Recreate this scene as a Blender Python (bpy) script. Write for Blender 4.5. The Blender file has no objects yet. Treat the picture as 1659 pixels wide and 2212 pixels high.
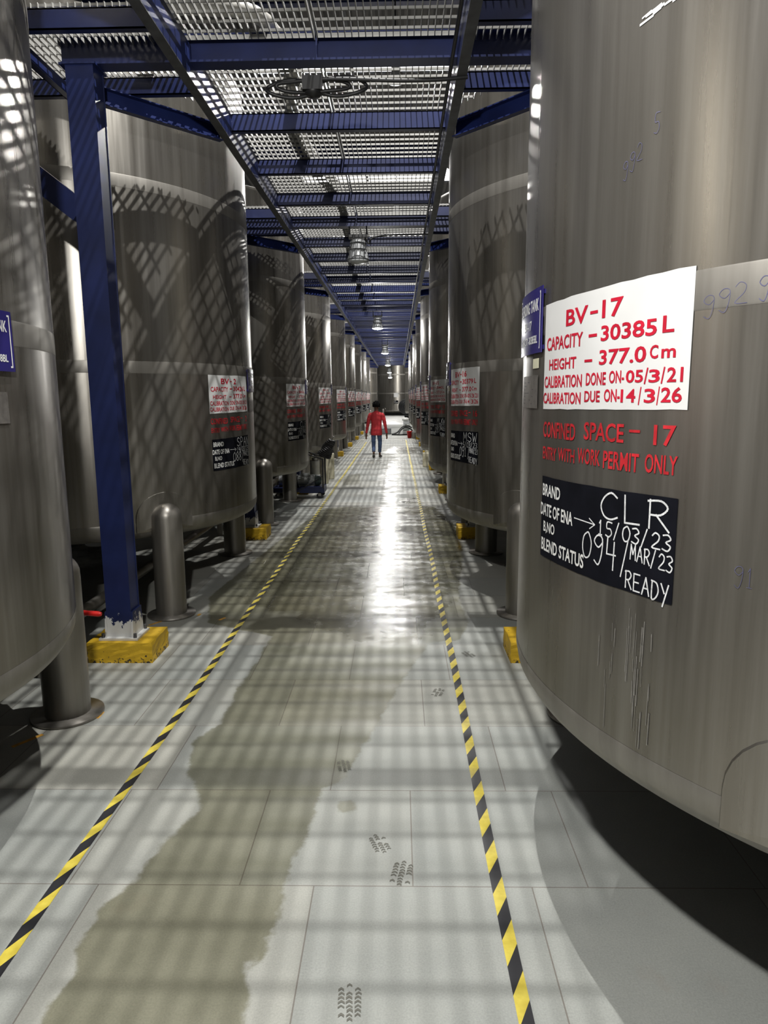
import bpy, bmesh, math, random
import numpy as np
from mathutils import Vector, Matrix, noise as mnoise
random.seed(7)
S = bpy.context.scene
COL = S.collection
PI = math.pi

# ------------------------------------------------------------------ camera
F, W_, H_ = 1500.0, 1659, 2212
CAMZ = 1.73
def _cv(x, y): return Vector((x - 829.5, -(y - 1106.0), -F))
yc = _cv(860, 857).normalized()
zc = -_cv(899, 9800); zc = (zc - yc * zc.dot(yc)).normalized()
xc = yc.cross(zc)
R = Matrix((xc, yc, zc))
cam_d = bpy.data.cameras.new('camera')
cam_d.sensor_fit = 'HORIZONTAL'; cam_d.sensor_width = 36.0
cam_d.lens = 36.0 * F / W_
cam_d.clip_start = 0.05; cam_d.clip_end = 200
cam = bpy.data.objects.new('camera', cam_d); COL.objects.link(cam)
cam.matrix_world = Matrix.Translation((0, 0, CAMZ)) @ R.to_4x4()
S.camera = cam

# ------------------------------------------------------------------ view, world, lights
S.view_settings.view_transform = 'Standard'
S.view_settings.look = 'None'
S.view_settings.exposure = 0.0
S.view_settings.gamma = 1.0
S.view_settings.use_curve_mapping = False
S.cycles.use_denoising = True
S.cycles.max_bounces = 7
S.cycles.diffuse_bounces = 3
S.cycles.glossy_bounces = 4
S.cycles.sample_clamp_indirect = 4.0
S.cycles.caustics_reflective = False
S.cycles.caustics_refractive = False

world = bpy.data.worlds.new('world'); S.world = world
world.use_nodes = True
world.node_tree.nodes['Background'].inputs['Color'].default_value = (0.93, 0.97, 1.0, 1)
world.node_tree.nodes['Background'].inputs['Strength'].default_value = 0.05

HALL_W = 1080.0      # high bay lamps over the grating
UNDER_W = 46.0       # lamps under the platform
SKY_E = 5.0          # roof skylight glow
BULB_E = 30.0

BAY = 4.03
LX, RX, Y0, TR = -2.93, 2.01, 2.48, 1.55      # tank rows: centres, radius
BEAM0 = 4.50                                   # first cross beam line
RAIL_L, RAIL_R, JOINT = -1.25, 0.385, -0.47

# ------------------------------------------------------------------ materials
def new_mat(name):
    m = bpy.data.materials.new(name); m.use_nodes = True
    nt = m.node_tree
    return m, nt, nt.nodes['Principled BSDF']
def N(nt, t, **kw):
    n = nt.nodes.new(t)
    for k, v in kw.items(): setattr(n, k, v)
    return n
def setin(n, **kw):
    for k, v in kw.items(): n.inputs[k.replace('_', ' ')].default_value = v
def ramp(nt, src, stops):
    r = N(nt, 'ShaderNodeValToRGB')
    el = r.color_ramp.elements
    while len(el) < len(stops): el.new(0.5)
    for e, (p, c) in zip(el, stops):
        e.position = p; e.color = c if len(c) == 4 else (*c, 1)
    nt.links.new(src, r.inputs[0])
    return r.outputs[0]
def noise_out(nt, scale, detail=3, vec_scale=None, rough=0.5, coord='Object'):
    tc = N(nt, 'ShaderNodeTexCoord')
    out = tc.outputs[coord]
    if vec_scale:
        mp = N(nt, 'ShaderNodeMapping'); mp.inputs['Scale'].default_value = vec_scale
        nt.links.new(out, mp.inputs[0]); out = mp.outputs[0]
    n = N(nt, 'ShaderNodeTexNoise')
    setin(n, Scale=scale, Detail=detail, Roughness=rough)
    nt.links.new(out, n.inputs['Vector'])
    return n.outputs['Fac']
def mixc(nt, fac, a, b, mode='MIX'):
    m = N(nt, 'ShaderNodeMix', data_type='RGBA', blend_type=mode)
    for i, v in ((0, fac), (6, a), (7, b)):
        if hasattr(v, 'links'): nt.links.new(v, m.inputs[i])
        else: m.inputs[i].default_value = v if not isinstance(v, tuple) else (*v, 1)[:4]
    return m.outputs[2]
def mth(nt, op, a, b=None, c=None, clamp=False):
    m = N(nt, 'ShaderNodeMath', operation=op); m.use_clamp = clamp
    for i, v in enumerate((a, b, c)):
        if v is None: continue
        if hasattr(v, 'links'): nt.links.new(v, m.inputs[i])
        else: m.inputs[i].default_value = v
    return m.outputs[0]
def mrange(nt, v, a, b, c=0.0, d=1.0, smooth=False):
    m = N(nt, 'ShaderNodeMapRange'); m.clamp = True
    if smooth: m.interpolation_type = 'SMOOTHSTEP'
    nt.links.new(v, m.inputs[0])
    for i, x in enumerate((a, b, c, d)): m.inputs[i + 1].default_value = x
    return m.outputs[0]
def bump(nt, bsdf, h, strength=0.2, dist=0.01):
    b = N(nt, 'ShaderNodeBump'); setin(b, Strength=strength, Distance=dist)
    nt.links.new(h, b.inputs['Height']); nt.links.new(b.outputs[0], bsdf.inputs['Normal'])
def plain(name, col, rough=0.5, metal=0.0, var=0.15, scale=8.0, bmp=0.0, spec=0.5):
    m, nt, b = new_mat(name)
    f = noise_out(nt, scale, 4)
    c0 = tuple(x * (1 - var) for x in col); c1 = tuple(min(1, x * (1 + var)) for x in col)
    nt.links.new(ramp(nt, f, [(0.3, c0), (0.7, c1)]), b.inputs['Base Color'])
    setin(b, Roughness=rough, Metallic=metal)
    b.inputs['Specular IOR Level'].default_value = spec
    if bmp: bump(nt, b, f, bmp)
    return m
def emit_mat(name, col, strength):
    m, nt, b = new_mat(name)
    b.inputs['Base Color'].default_value = (*col, 1)
    b.inputs['Emission Color'].default_value = (*col, 1)
    b.inputs['Emission Strength'].default_value = strength
    return m

def steel(name, dark, light, r0, r1, metal=0.85, aniso=0.6, wave=0.35):
    m, nt, b = new_mat(name)
    streak = noise_out(nt, 14.0, 5, (1, 1, 0.035), 0.6)
    fine = noise_out(nt, 120.0, 2, (1, 1, 0.02), 0.5)
    blot = noise_out(nt, 1.3, 4, (1, 1, 0.5), 0.55)
    c = ramp(nt, streak, [(0.32, dark), (0.68, light)])
    c = mixc(nt, mrange(nt, blot, 0.4, 0.75, 0, 0.35), c, tuple(0.62 * x for x in dark))
    nt.links.new(c, b.inputs['Base Color'])
    rr = mth(nt, 'ADD', mrange(nt, streak, 0.3, 0.7, r0, r1), mrange(nt, blot, 0.4, 0.7, 0, 0.08))
    nt.links.new(rr, b.inputs['Roughness'])
    setin(b, Metallic=metal, Anisotropic=aniso, Anisotropic_Rotation=0.25)
    tg = N(nt, 'ShaderNodeTangent', direction_type='RADIAL', axis='Z')
    nt.links.new(tg.outputs[0], b.inputs['Tangent'])
    big = noise_out(nt, 1.1, 2, (1, 1, 0.35), 0.4)
    h = mth(nt, 'ADD', mth(nt, 'MULTIPLY', big, 1.0), mth(nt, 'MULTIPLY', fine, 0.004))
    bump(nt, b, h, wave, 0.06)
    return m

M = {}
M['tank'] = steel('brushed_tank_steel', (0.235, 0.218, 0.19), (0.37, 0.352, 0.32), 0.22, 0.34, 0.8)
M['band'] = steel('ground_weld_steel', (0.27, 0.255, 0.23), (0.37, 0.352, 0.32), 0.42, 0.52, 0.7, 0.0, 0.05)
M['leg'] = steel('dull_leg_steel', (0.25, 0.235, 0.21), (0.37, 0.35, 0.32), 0.32, 0.44, 0.8, 0.3, 0.05)
M['plate'] = plain('etched_name_plate', (0.33, 0.31, 0.29), 0.4, 0.7, 0.2, 40)
M['sign_white'] = plain('white_sign_paint', (0.70, 0.70, 0.69), 0.5, 0, 0.05, 6)
M['sign_black'] = plain('black_board_paint', (0.006, 0.0065, 0.010), 0.8, 0, 0.3, 10, 0, 0.08)
M['red_paint'] = plain('red_letter_paint', (0.52, 0.012, 0.035), 0.4, 0, 0.15, 12)
M['warn_paint'] = plain('worn_red_letter_paint', (0.50, 0.022, 0.03), 0.45, 0, 0.35, 25)
M['white_paint'] = plain('white_letter_paint', (0.80, 0.80, 0.78), 0.5, 0, 0.06, 10)
M['chalk'] = plain('chalk', (0.72, 0.73, 0.74), 0.9, 0, 0.25, 90)
M['blue_plate'] = plain('blue_enamel', (0.026, 0.021, 0.15), 0.2, 0, 0.1, 5)
M['tagpaper'] = plain('cream_tag', (0.72, 0.70, 0.52), 0.5, 0, 0.06, 30)
M['ink'] = plain('blue_pen_ink', (0.10, 0.10, 0.20), 0.6, 0, 0.2, 30)
M['grate'] = plain('galvanised_grating', (0.44, 0.435, 0.415), 0.5, 0.15, 0.12, 6)
M['dark_steel'] = plain('dark_rail_steel', (0.085, 0.088, 0.095), 0.5, 0.3, 0.3, 10, 0.1)
M['blue'] = plain('navy_painted_steel', (0.010, 0.018, 0.085), 0.42, 0, 0.25, 5, 0.05)
M['black'] = plain('black_rubber', (0.012, 0.012, 0.013), 0.45, 0, 0.2, 20)
M['blackcable'] = plain('black_cable', (0.014, 0.014, 0.015), 0.5, 0, 0.2, 20)
M['concrete'] = plain('grey_concrete', (0.34, 0.34, 0.33), 0.8, 0, 0.12, 3, 0.1)
M['roof'] = None
M['lampgrey'] = plain('lamp_grey_enamel', (0.52, 0.53, 0.54), 0.35, 0.1, 0.08, 10)
M['lampglass'] = plain('frosted_lamp_glass', (0.72, 0.74, 0.75), 0.2, 0, 0.05, 10)
M['bulb'] = emit_mat('lit_lamp', (1.0, 0.99, 0.96), BULB_E)
M['skylight'] = emit_mat('skylight_sheet', (1.0, 0.98, 0.97), SKY_E)
M['cream'] = plain('cream_plastic', (0.70, 0.66, 0.50), 0.4, 0, 0.1, 6)
M['whiteplastic'] = plain('white_plastic', (0.74, 0.74, 0.71), 0.4, 0, 0.06, 6)
M['redplastic'] = plain('red_plastic', (0.62, 0.018, 0.015), 0.35, 0, 0.1, 6)
M['motor'] = plain('grey_motor_paint', (0.40, 0.41, 0.41), 0.4, 0.2, 0.2, 18, 0.1)
M['motor_green'] = plain('dark_motor_cover', (0.05, 0.075, 0.07), 0.45, 0.1, 0.2, 18)
M['marble'] = plain('white_tile', (0.80, 0.80, 0.78), 0.3, 0, 0.04, 2)
M['slab'] = plain('grey_stone_slab', (0.20, 0.21, 0.22), 0.7, 0, 0.2, 8)
M['cloth'] = plain('white_cloth', (0.62, 0.62, 0.60), 0.9, 0, 0.15, 14, 0.3)
M['skin'] = plain('skin', (0.13, 0.062, 0.038), 0.5, 0, 0.08, 12)
M['shirt'] = plain('red_shirt_cloth', (0.56, 0.035, 0.045), 0.8, 0, 0.12, 9, 0.3)
M['jeans'] = plain('blue_denim', (0.085, 0.13, 0.25), 0.85, 0, 0.35, 6, 0.2)
M['hair'] = plain('black_hair', (0.005, 0.005, 0.005), 0.9, 0, 0.3, 40, 0, 0.1)
M['shoe'] = plain('dark_shoe', (0.05, 0.045, 0.04), 0.6, 0, 0.3, 20)
M['sock'] = plain('grey_sole', (0.16, 0.15, 0.13), 0.7, 0, 0.2, 20)
M['hose_white'] = plain('pale_wrapped_hose', (0.40, 0.39, 0.36), 0.6, 0, 0.2, 14, 0.2)
M['orange'] = plain('orange_floor_paint', (0.72, 0.38, 0.06), 0.7, 0, 0.3, 25)
M['tread'] = plain('damp_dust', (0.15, 0.148, 0.125), 0.7, 0, 0.15, 30)

def make_yellow():
    m, nt, b = new_mat('worn_yellow_paint')
    f = noise_out(nt, 9, 5, None, 0.6)
    c = ramp(nt, f, [(0.3, (0.55, 0.34, 0.012)), (0.65, (0.68, 0.43, 0.02))])
    tc = N(nt, 'ShaderNodeTexCoord'); sx = N(nt, 'ShaderNodeSeparateXYZ')
    nt.links.new(tc.outputs['Object'], sx.inputs[0])
    low = mrange(nt, sx.outputs[2], 0.0, 0.07, 0.17, 0.0)
    f2 = noise_out(nt, 30, 5, None, 0.65)
    chip = mth(nt, 'GREATER_THAN', mth(nt, 'ADD', f2, low), 0.68)
    nt.links.new(mixc(nt, chip, c, (0.035, 0.028, 0.02)), b.inputs['Base Color'])
    setin(b, Roughness=0.6); bump(nt, b, f2, 0.25, 0.01)
    return m
M['yellow'] = make_yellow()

def make_column_mat():
    m, nt, b = new_mat('scuffed_navy_column_paint')
    f = noise_out(nt, 5, 4)
    c = ramp(nt, f, [(0.3, (0.008, 0.014, 0.062)), (0.7, (0.012, 0.021, 0.095))])
    tc = N(nt, 'ShaderNodeTexCoord'); sx = N(nt, 'ShaderNodeSeparateXYZ')
    nt.links.new(tc.outputs['Object'], sx.inputs[0])
    chips = noise_out(nt, 22, 6, (1, 1, 0.6), 0.7)
    low = mrange(nt, sx.outputs[2], 0.20, 0.36, 0.34, 0.0)
    lo2 = mrange(nt, sx.outputs[2], 0.1, 0.9, 0.12, 0.0)
    mask = mth(nt, 'GREATER_THAN', mth(nt, 'ADD', mth(nt, 'ADD', chips, low), lo2), 0.79)
    nt.links.new(mixc(nt, mask, c, (0.58, 0.58, 0.56)), b.inputs['Base Color'])
    setin(b, Roughness=0.42)
    return m
M['column'] = make_column_mat()

def make_tape():
    m, nt, b = new_mat('hazard_tape')
    tc = N(nt, 'ShaderNodeTexCoord'); sx = N(nt, 'ShaderNodeSeparateXYZ')
    nt.links.new(tc.outputs['Object'], sx.inputs[0])
    v = mth(nt, 'SUBTRACT', mth(nt, 'SUBTRACT', sx.outputs[1], 1.316), mth(nt, 'MULTIPLY', sx.outputs[0], 2.05))
    fr = mth(nt, 'FRACT', mth(nt, 'DIVIDE', v, 0.213))
    dark = mth(nt, 'LESS_THAN', fr, 0.5)
    far = mrange(nt, sx.outputs[1], 13.0, 17.0, 0.0, 1.0)
    wear = noise_out(nt, 60, 5, None, 0.7)
    dark = mth(nt, 'MULTIPLY', dark, mrange(nt, wear, 0.68, 0.74, 1.0, 0.5))
    dark = mth(nt, 'MULTIPLY', dark, mth(nt, 'SUBTRACT', 1.0, mth(nt, 'MULTIPLY', far, 0.85)))
    w2 = noise_out(nt, 25, 4)
    yel = ramp(nt, w2, [(0.35, (0.66, 0.52, 0.06)), (0.65, (0.80, 0.66, 0.10))])
    nt.links.new(mixc(nt, dark, yel, (0.022, 0.022, 0.026)), b.inputs['Base Color'])
    setin(b, Roughness=0.45)
    return m
M['tape'] = make_tape()

def make_roof():
    m, nt, b = new_mat('corrugated_roof_sheet')
    f = noise_out(nt, 0.8, 4)
    nt.links.new(ramp(nt, f, [(0.3, (0.085, 0.08, 0.078)), (0.7, (0.14, 0.135, 0.125))]), b.inputs['Base Color'])
    setin(b, Roughness=0.6)
    return m
M['roof'] = make_roof()

def make_floor():
    m, nt, b = new_mat('stone_slab_floor')
    tc = N(nt, 'ShaderNodeTexCoord')
    mp = N(nt, 'ShaderNodeMapping'); mp.inputs['Location'].default_value = (0.31, -2.235, 0)
    nt.links.new(tc.outputs['Object'], mp.inputs[0])
    wob = N(nt, 'ShaderNodeTexNoise'); setin(wob, Scale=1.2, Detail=2)
    nt.links.new(tc.outputs['Object'], wob.inputs['Vector'])
    br = N(nt, 'ShaderNodeTexBrick')
    br.offset = 0.43; br.squash = 0.8; br.squash_frequency = 3
    setin(br, Scale=1.0, Mortar_Size=0.0026, Mortar_Smooth=0.3, Bias=0.0, Brick_Width=0.78, Row_Height=0.613)
    br.inputs['Color1'].default_value = (0.0, 0, 0, 1); br.inputs['Color2'].default_value = (1, 1, 1, 1)
    br.inputs['Mortar'].default_value = (0.5, 0.5, 0.5, 1)
    nt.links.new(mp.outputs[0], br.inputs['Vector'])
    grain = noise_out(nt, 160, 4, None, 0.7)
    cloud = noise_out(nt, 2.3, 5, None, 0.6)
    tint = noise_out(nt, 0.9, 3)
    c = ramp(nt, cloud, [(0.3, (0.375, 0.385, 0.365)), (0.7, (0.455, 0.46, 0.43))])
    c = mixc(nt, 1.0, c, ramp(nt, br.outputs['Color'], [(0.0, (0.88, 0.90, 0.90)), (1.0, (1.03, 1.0, 0.94))]), 'MULTIPLY')
    c = mixc(nt, 1.0, c, ramp(nt, grain, [(0.25, (0.80, 0.80, 0.80)), (0.75, (1.15, 1.15, 1.15))]), 'MULTIPLY')
    rust = mrange(nt, noise_out(nt, 1.7, 5, None, 0.7), 0.62, 0.75, 0, 0.35)
    c = mixc(nt, rust, c, (0.36, 0.30, 0.245))
    c = mixc(nt, mth(nt, 'MULTIPLY', br.outputs['Fac'], 0.75), c, (0.17, 0.145, 0.125))
    att = N(nt, 'ShaderNodeAttribute', attribute_name='damp')
    edge = noise_out(nt, 9, 5, None, 0.65)
    dsum = mth(nt, 'ADD', att.outputs['Fac'], mth(nt, 'MULTIPLY', mth(nt, 'SUBTRACT', edge, 0.5), 0.5))
    damp = mrange(nt, dsum, 0.42, 0.56, 0, 1, True)
    dampc = mixc(nt, 1.0, c, ramp(nt, cloud, [(0.3, (0.46, 0.445, 0.34)), (0.7, (0.60, 0.585, 0.48))]), 'MULTIPLY')
    c = mixc(nt, damp, c, dampc)
    atg = N(nt, 'ShaderNodeAttribute', attribute_name='gloss')
    gsum = mth(nt, 'ADD', atg.outputs['Fac'], mth(nt, 'MULTIPLY', mth(nt, 'SUBTRACT', noise_out(nt, 3.4, 5, None, 0.6), 0.5), 0.9))
    gl = mrange(nt, gsum, 0.35, 0.65, 0, 1, True)
    c = mixc(nt, mth(nt, 'MULTIPLY', gl, 0.5), c, mixc(nt, 1.0, c, (0.42, 0.40, 0.33), 'MULTIPLY'))
    nt.links.new(c, b.inputs['Base Color'])
    rdry = mrange(nt, grain, 0.3, 0.7, 0.5, 0.68)
    r1 = N(nt, 'ShaderNodeMix', data_type='FLOAT'); nt.links.new(damp, r1.inputs[0]); nt.links.new(rdry, r1.inputs[2]); r1.inputs[3].default_value = 0.42
    r2 = N(nt, 'ShaderNodeMix', data_type='FLOAT'); nt.links.new(gl, r2.inputs[0]); nt.links.new(r1.outputs[0], r2.inputs[2]); nt.links.new(mrange(nt, noise_out(nt, 7, 4, None, 0.6), 0.3, 0.7, 0.10, 0.34), r2.inputs[3])
    nt.links.new(r2.outputs[0], b.inputs['Roughness'])
    h = mth(nt, 'SUBTRACT', mth(nt, 'ADD', mth(nt, 'MULTIPLY', grain, 0.10), mth(nt, 'MULTIPLY', noise_out(nt, 26, 3), 0.14)), mth(nt, 'MULTIPLY', br.outputs['Fac'], 0.6))
    bump(nt, b, h, 0.35, 0.006)
    return m
M['floor'] = make_floor()

# ------------------------------------------------------------------ mesh helpers
class MB:
    def __init__(s): s.v = []; s.f = []; s.sm = []
    def add(s, vs, fs, smooth=False):
        o = len(s.v); s.v += [tuple(p) for p in vs]
        s.f += [tuple(o + i for i in f) for f in fs]; s.sm += [smooth] * len(fs)
    def box(s, x0, x1, y0, y1, z0, z1, m=None):
        vs = [(x, y, z) for x in (x0, x1) for y in (y0, y1) for z in (z0, z1)]
        if m is not None: vs = [m @ Vector(v) for v in vs]
        s.add(vs, [(0, 1, 3, 2), (4, 6, 7, 5), (0, 4, 5, 1), (2, 3, 7, 6), (0, 2, 6, 4), (1, 5, 7, 3)])
        return s
    def bar(s, a, b, w, h, up=(0, 0, 1)):
        a = Vector(a); b = Vector(b); d = (b - a); L = d.length; d.normalize()
        sd = d.cross(Vector(up))
        if sd.length < 1e-5: sd = d.cross(Vector((1, 0, 0)))
        sd.normalize(); u = sd.cross(d)
        m = Matrix((sd, d, u)).transposed().to_4x4(); m.translation = a
        return s.box(-w / 2, w / 2, 0, L, -h / 2, h / 2, m)
    def lathe(s, prof, n=32, m=None, caps=True, smooth=True, a0=0.0, a1=2 * PI):
        full = abs(a1 - a0 - 2 * PI) < 1e-6
        vs = []; fs = []; k = len(prof); cols = n if full else n + 1
        for i in range(cols):
            a = a0 + (a1 - a0) * i / n
            for r, z in prof:
                p = Vector((r * math.cos(a), r * math.sin(a), z))
                vs.append(m @ p if m is not None else p)
        for i in range(n):
            j = (i + 1) % cols
            for q in range(k - 1):
                fs.append((i * k + q, j * k + q, j * k + q + 1, i * k + q + 1))
        s.add(vs, fs, smooth)
        if caps and full:
            if prof[0][0] > 1e-6: s.add([vs[i * k] for i in range(n)][::-1], [tuple(range(n))])
            if prof[-1][0] > 1e-6: s.add([vs[i * k + k - 1] for i in range(n)], [tuple(range(n))])
        return s
    def cyl(s, a, b, r, n=16, r2=None, smooth=True):
        a = Vector(a); b = Vector(b); d = b - a; L = d.length
        m = d.to_track_quat('Z', 'Y').to_matrix().to_4x4(); m.translation = a
        return s.lathe([(r, 0), (r if r2 is None else r2, L)], n, m, True, smooth)
    def tube(s, pts, r, n=10, smooth=True, closed=False, ring=None):
        pts = [Vector(p) for p in pts]; k = len(pts); vs = []; prev = None
        for i, p in enumerate(pts):
            if closed: d = pts[(i + 1) % k] - pts[i - 1]
            else: d = pts[min(i + 1, k - 1)] - pts[max(i - 1, 0)]
            d.normalize()
            if prev is None:
                u = d.orthogonal().normalized()
            else:
                u = (prev - d * prev.dot(d)).normalized()
            prev = u; w = d.cross(u)
            rr = r if not callable(r) else r(i)
            for j in range(n):
                a = 2 * PI * j / n
                vs.append(p + (u * math.cos(a) + w * math.sin(a)) * rr)
        fs = []
        for i in range(k if closed else k - 1):
            i2 = (i + 1) % k
            for j in range(n):
                fs.append((i * n + j, i * n + (j + 1) % n, i2 * n + (j + 1) % n, i2 * n + j))
        s.add(vs, fs, smooth)
        if not closed:
            s.add(vs[:n][::-1], [tuple(range(n))]); s.add(vs[-n:], [tuple(range(n))])
        return s
    def prism(s, poly, z0, z1):
        n = len(poly)
        vs = [(x, y, z0) for x, y in poly] + [(x, y, z1) for x, y in poly]
        fs = [tuple(range(n))[::-1], tuple(range(n, 2 * n))] + [(i, (i + 1) % n, n + (i + 1) % n, n + i) for i in range(n)]
        s.add(vs, fs); return s
    def mesh(s, name, mat):
        me = bpy.data.meshes.new(name)
        me.from_pydata(s.v, [], s.f); me.update()
        if any(s.sm): me.polygons.foreach_set('use_smooth', s.sm)
        if mat is not None: me.materials.append(mat)
        return me
    def obj(s, name, mat, parent=None, bevel=0.0):
        return mobj(name, s.mesh(name, mat), parent, bevel)
def mobj(name, me, parent=None, bevel=0.0):
    o = bpy.data.objects.new(name, me); COL.objects.link(o)
    if parent is not None: o.parent = parent
    if bevel:
        b = o.modifiers.new('bevel', 'BEVEL'); b.width = bevel; b.segments = 2; b.limit_method = 'ANGLE'
    return o
def tag(o, label, cat, group=None, kind=None):
    if label: o['label'] = label
    if cat: o['category'] = cat
    if group: o['group'] = group
    if kind: o['kind'] = kind
    return o
def thing(name, label, cat, loc=(0, 0, 0), rz=0.0, group=None):
    o = bpy.data.objects.new(name, None); COL.objects.link(o)
    o.location = loc; o.rotation_euler = (0, 0, rz); o.empty_display_size = 0.2
    return tag(o, label, cat, group)
def struct(o): o['kind'] = 'structure'; return o
def spline(pts, k=6, closed=False):
    P = [Vector(p) for p in pts]; n = len(P); out = []
    rng = range(n if closed else n - 1)
    for i in rng:
        if closed: p0, p1, p2, p3 = P[i - 1], P[i], P[(i + 1) % n], P[(i + 2) % n]
        else: p0, p1, p2, p3 = P[max(i - 1, 0)], P[i], P[i + 1], P[min(i + 2, n - 1)]
        for j in range(k):
            t = j / k
            out.append(0.5 * ((2 * p1) + (p2 - p0) * t + (2 * p0 - 5 * p1 + 4 * p2 - p3) * t * t + (3 * p1 - p0 - 3 * p2 + p3) * t ** 3))
    if not closed: out.append(P[-1])
    return out

# ------------------------------------------------------------------ pixels of the photograph -> ground (used once, for stain outlines)
def ground(x, y, z=0.0):
    d = R @ _cv(x, y); t = (z - CAMZ) / d.z
    return (d.x * t, d.y * t)

# ------------------------------------------------------------------ floor with damp and wet areas
def build_floor():
    fine_x = np.arange(-3.2, 2.3, 0.03); fine_y = np.arange(1.2, 13.5, 0.03)
    xs = np.concatenate([[-5.6, -4.4], fine_x, [2.4, 3.4, 4.75]])
    ys = np.concatenate([[-6.5, -4, -2, 0], fine_y, np.arange(13.6, 34, 0.1), np.arange(34.5, 56.6, 1.0)])
    X, Y = np.meshgrid(xs, ys)
    nx, ny = len(xs), len(ys)
    def poly_mask(px, soft):
        P = np.array([ground(*p) for p in px])
        x, y = X.ravel(), Y.ravel()
        inside = np.zeros(x.shape, bool); dist = np.full(x.shape, 1e9)
        sel = np.where((x > P[:, 0].min() - .6) & (x < P[:, 0].max() + .6) & (y > P[:, 1].min() - .6) & (y < P[:, 1].max() + .6))[0]
        xx, yy = x[sel], y[sel]; ins = np.zeros(xx.shape, bool); dd = np.full(xx.shape, 1e9)
        n = len(P)
        for i in range(n):
            (x1, y1), (x2, y2) = P[i], P[(i + 1) % n]
            c = ((y1 > yy) != (y2 > yy)) & (xx < (x2 - x1) * (yy - y1) / (y2 - y1 + 1e-12) + x1)
            ins ^= c
            vx, vy = x2 - x1, y2 - y1; L = vx * vx + vy * vy + 1e-12
            t = np.clip(((xx - x1) * vx + (yy - y1) * vy) / L, 0, 1)
            dd = np.minimum(dd, np.hypot(xx - x1 - t * vx, yy - y1 - t * vy))
        sd = np.where(ins, dd, -dd)
        out = np.zeros(x.shape); out[sel] = np.clip(0.5 + sd / (2 * soft), 0, 1)
        return out
    damp_polys = [
        [(60, 2300), (90, 2195), (165, 2100), (165, 2060), (215, 1960), (300, 1900), (345, 1830), (430, 1752), (430, 1712), (404, 1665), (418, 1604), (478, 1560), (512, 1490), (560, 1420), (590, 1375),
         (450, 1345), (452, 1290), (520, 1235), (600, 1170), (700, 1098), (780, 1092), (940, 1096), (985, 1140), (1000, 1200), (990, 1290), (1012, 1345), (990, 1385), (930, 1385), (890, 1440), (850, 1500), (800, 1592),
         (735, 1690), (694, 1706), (680, 1765), (640, 1850), (610, 1915), (592, 2010), (530, 2065), (538, 2150), (500, 2300)],
        [(735, 1735), (755, 1728), (768, 1745), (757, 1757), (738, 1750)],
        [(740, 1048), (743, 1030), (778, 1022), (776, 1046)],
        [(858, 1088), (866, 1076), (900, 1074), (918, 1088)],
        [(530, 2062), (545, 2030), (575, 2050), (570, 2075), (545, 2082)],
    ]
    gloss_polys = [
        [(540, 1240), (700, 1098), (940, 1092), (1000, 1150), (1000, 1240), (960, 1330), (900, 1385), (760, 1385), (640, 1330), (520, 1300)],
        [(800, 1100), (890, 1095), (890, 980), (850, 975), (800, 1030)],
        [(826, 978), (850, 964), (905, 966), (906, 978), (870, 982)],
        [(860, 1088), (866, 1076), (900, 1074), (918, 1088)],
    ]
    damp = np.zeros(X.size); gloss = np.zeros(X.size)
    for p in damp_polys: damp = np.maximum(damp, poly_mask(p, 0.09))
    for i, p in enumerate(gloss_polys): gloss = np.maximum(gloss, poly_mask(p, 0.30) * (1.0, 0.55, 0.9, 0.9)[i])
    V = np.stack([X.ravel(), Y.ravel(), np.zeros(X.size)], 1)
    idx = np.arange(nx * ny).reshape(ny, nx)
    Fq = np.stack([idx[:-1, :-1], idx[:-1, 1:], idx[1:, 1:], idx[1:, :-1]], -1).reshape(-1, 4)
    me = bpy.data.meshes.new('floor')
    me.vertices.add(len(V)); me.vertices.foreach_set('co', V.ravel().astype(np.float32))
    me.loops.add(Fq.size); me.loops.foreach_set('vertex_index', Fq.ravel().astype(np.int32))
    me.polygons.add(len(Fq)); me.polygons.foreach_set('loop_start', np.arange(0, Fq.size, 4, dtype=np.int32))
    me.update(calc_edges=True)
    for nm, arr in (('damp', damp), ('gloss', gloss)):
        a = me.attributes.new(nm, 'FLOAT', 'POINT'); a.data.foreach_set('value', arr.astype(np.float32))
    me.materials.append(M['floor'])
    return struct(mobj('floor', me))
build_floor()

# ------------------------------------------------------------------ hall shell
YB, YE = -6.5, 56.0
WLX, WRX, ZR = -5.6, 4.75, 9.0
struct(MB().box(WLX - .2, WLX, YB, YE, 0, 4.6).obj('wall_left', M['concrete']))
struct(MB().box(WRX, WRX + .2, YB, YE, 0, 4.6).obj('wall_right', M['concrete']))
struct(MB().box(WLX - .2, WRX + .2, YE, YE + .2, 0, ZR).obj('wall_end', M['concrete']))
def roof():
    b = MB(); pitch = 0.25
    xs = np.arange(WLX - 1, WRX + 1.01, pitch / 4)
    z = [ZR + 0.03 * math.sin(2 * PI * x / pitch) for x in xs]
    sky = [(15.6, 17.2, -3.2, 3.2), (24.0, 25.4, -3.2, 3.2), (33.5, 35, -3.2, 3.2), (40.4, 42, -3.2, 3.2)]
    cuts = [YB]
    for a, c, _, _ in sky: cuts += [a, c]
    cuts.append(YE + .2)
    for i in range(len(cuts) - 1):
        ya, yb = cuts[i], cuts[i + 1]
        for q in range(len(xs) - 1):
            if i % 2 == 1:
                s_ = sky[i // 2]
                if s_[2] <= xs[q] < s_[3]: continue
            b.add([(xs[q], ya, z[q]), (xs[q + 1], ya, z[q + 1]), (xs[q + 1], yb, z[q + 1]), (xs[q], yb, z[q])], [(0, 1, 2, 3)])
    o = struct(b.obj('ceiling', M['roof']))
    for i, (a, c, x0, x1) in enumerate(sky):
        struct(MB().box(x0 - .05, x1 + .05, a - .06, c + .06, ZR + .05, ZR + .07).obj('window_%d' % (i + 1), M['skylight']))
roof()
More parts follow.
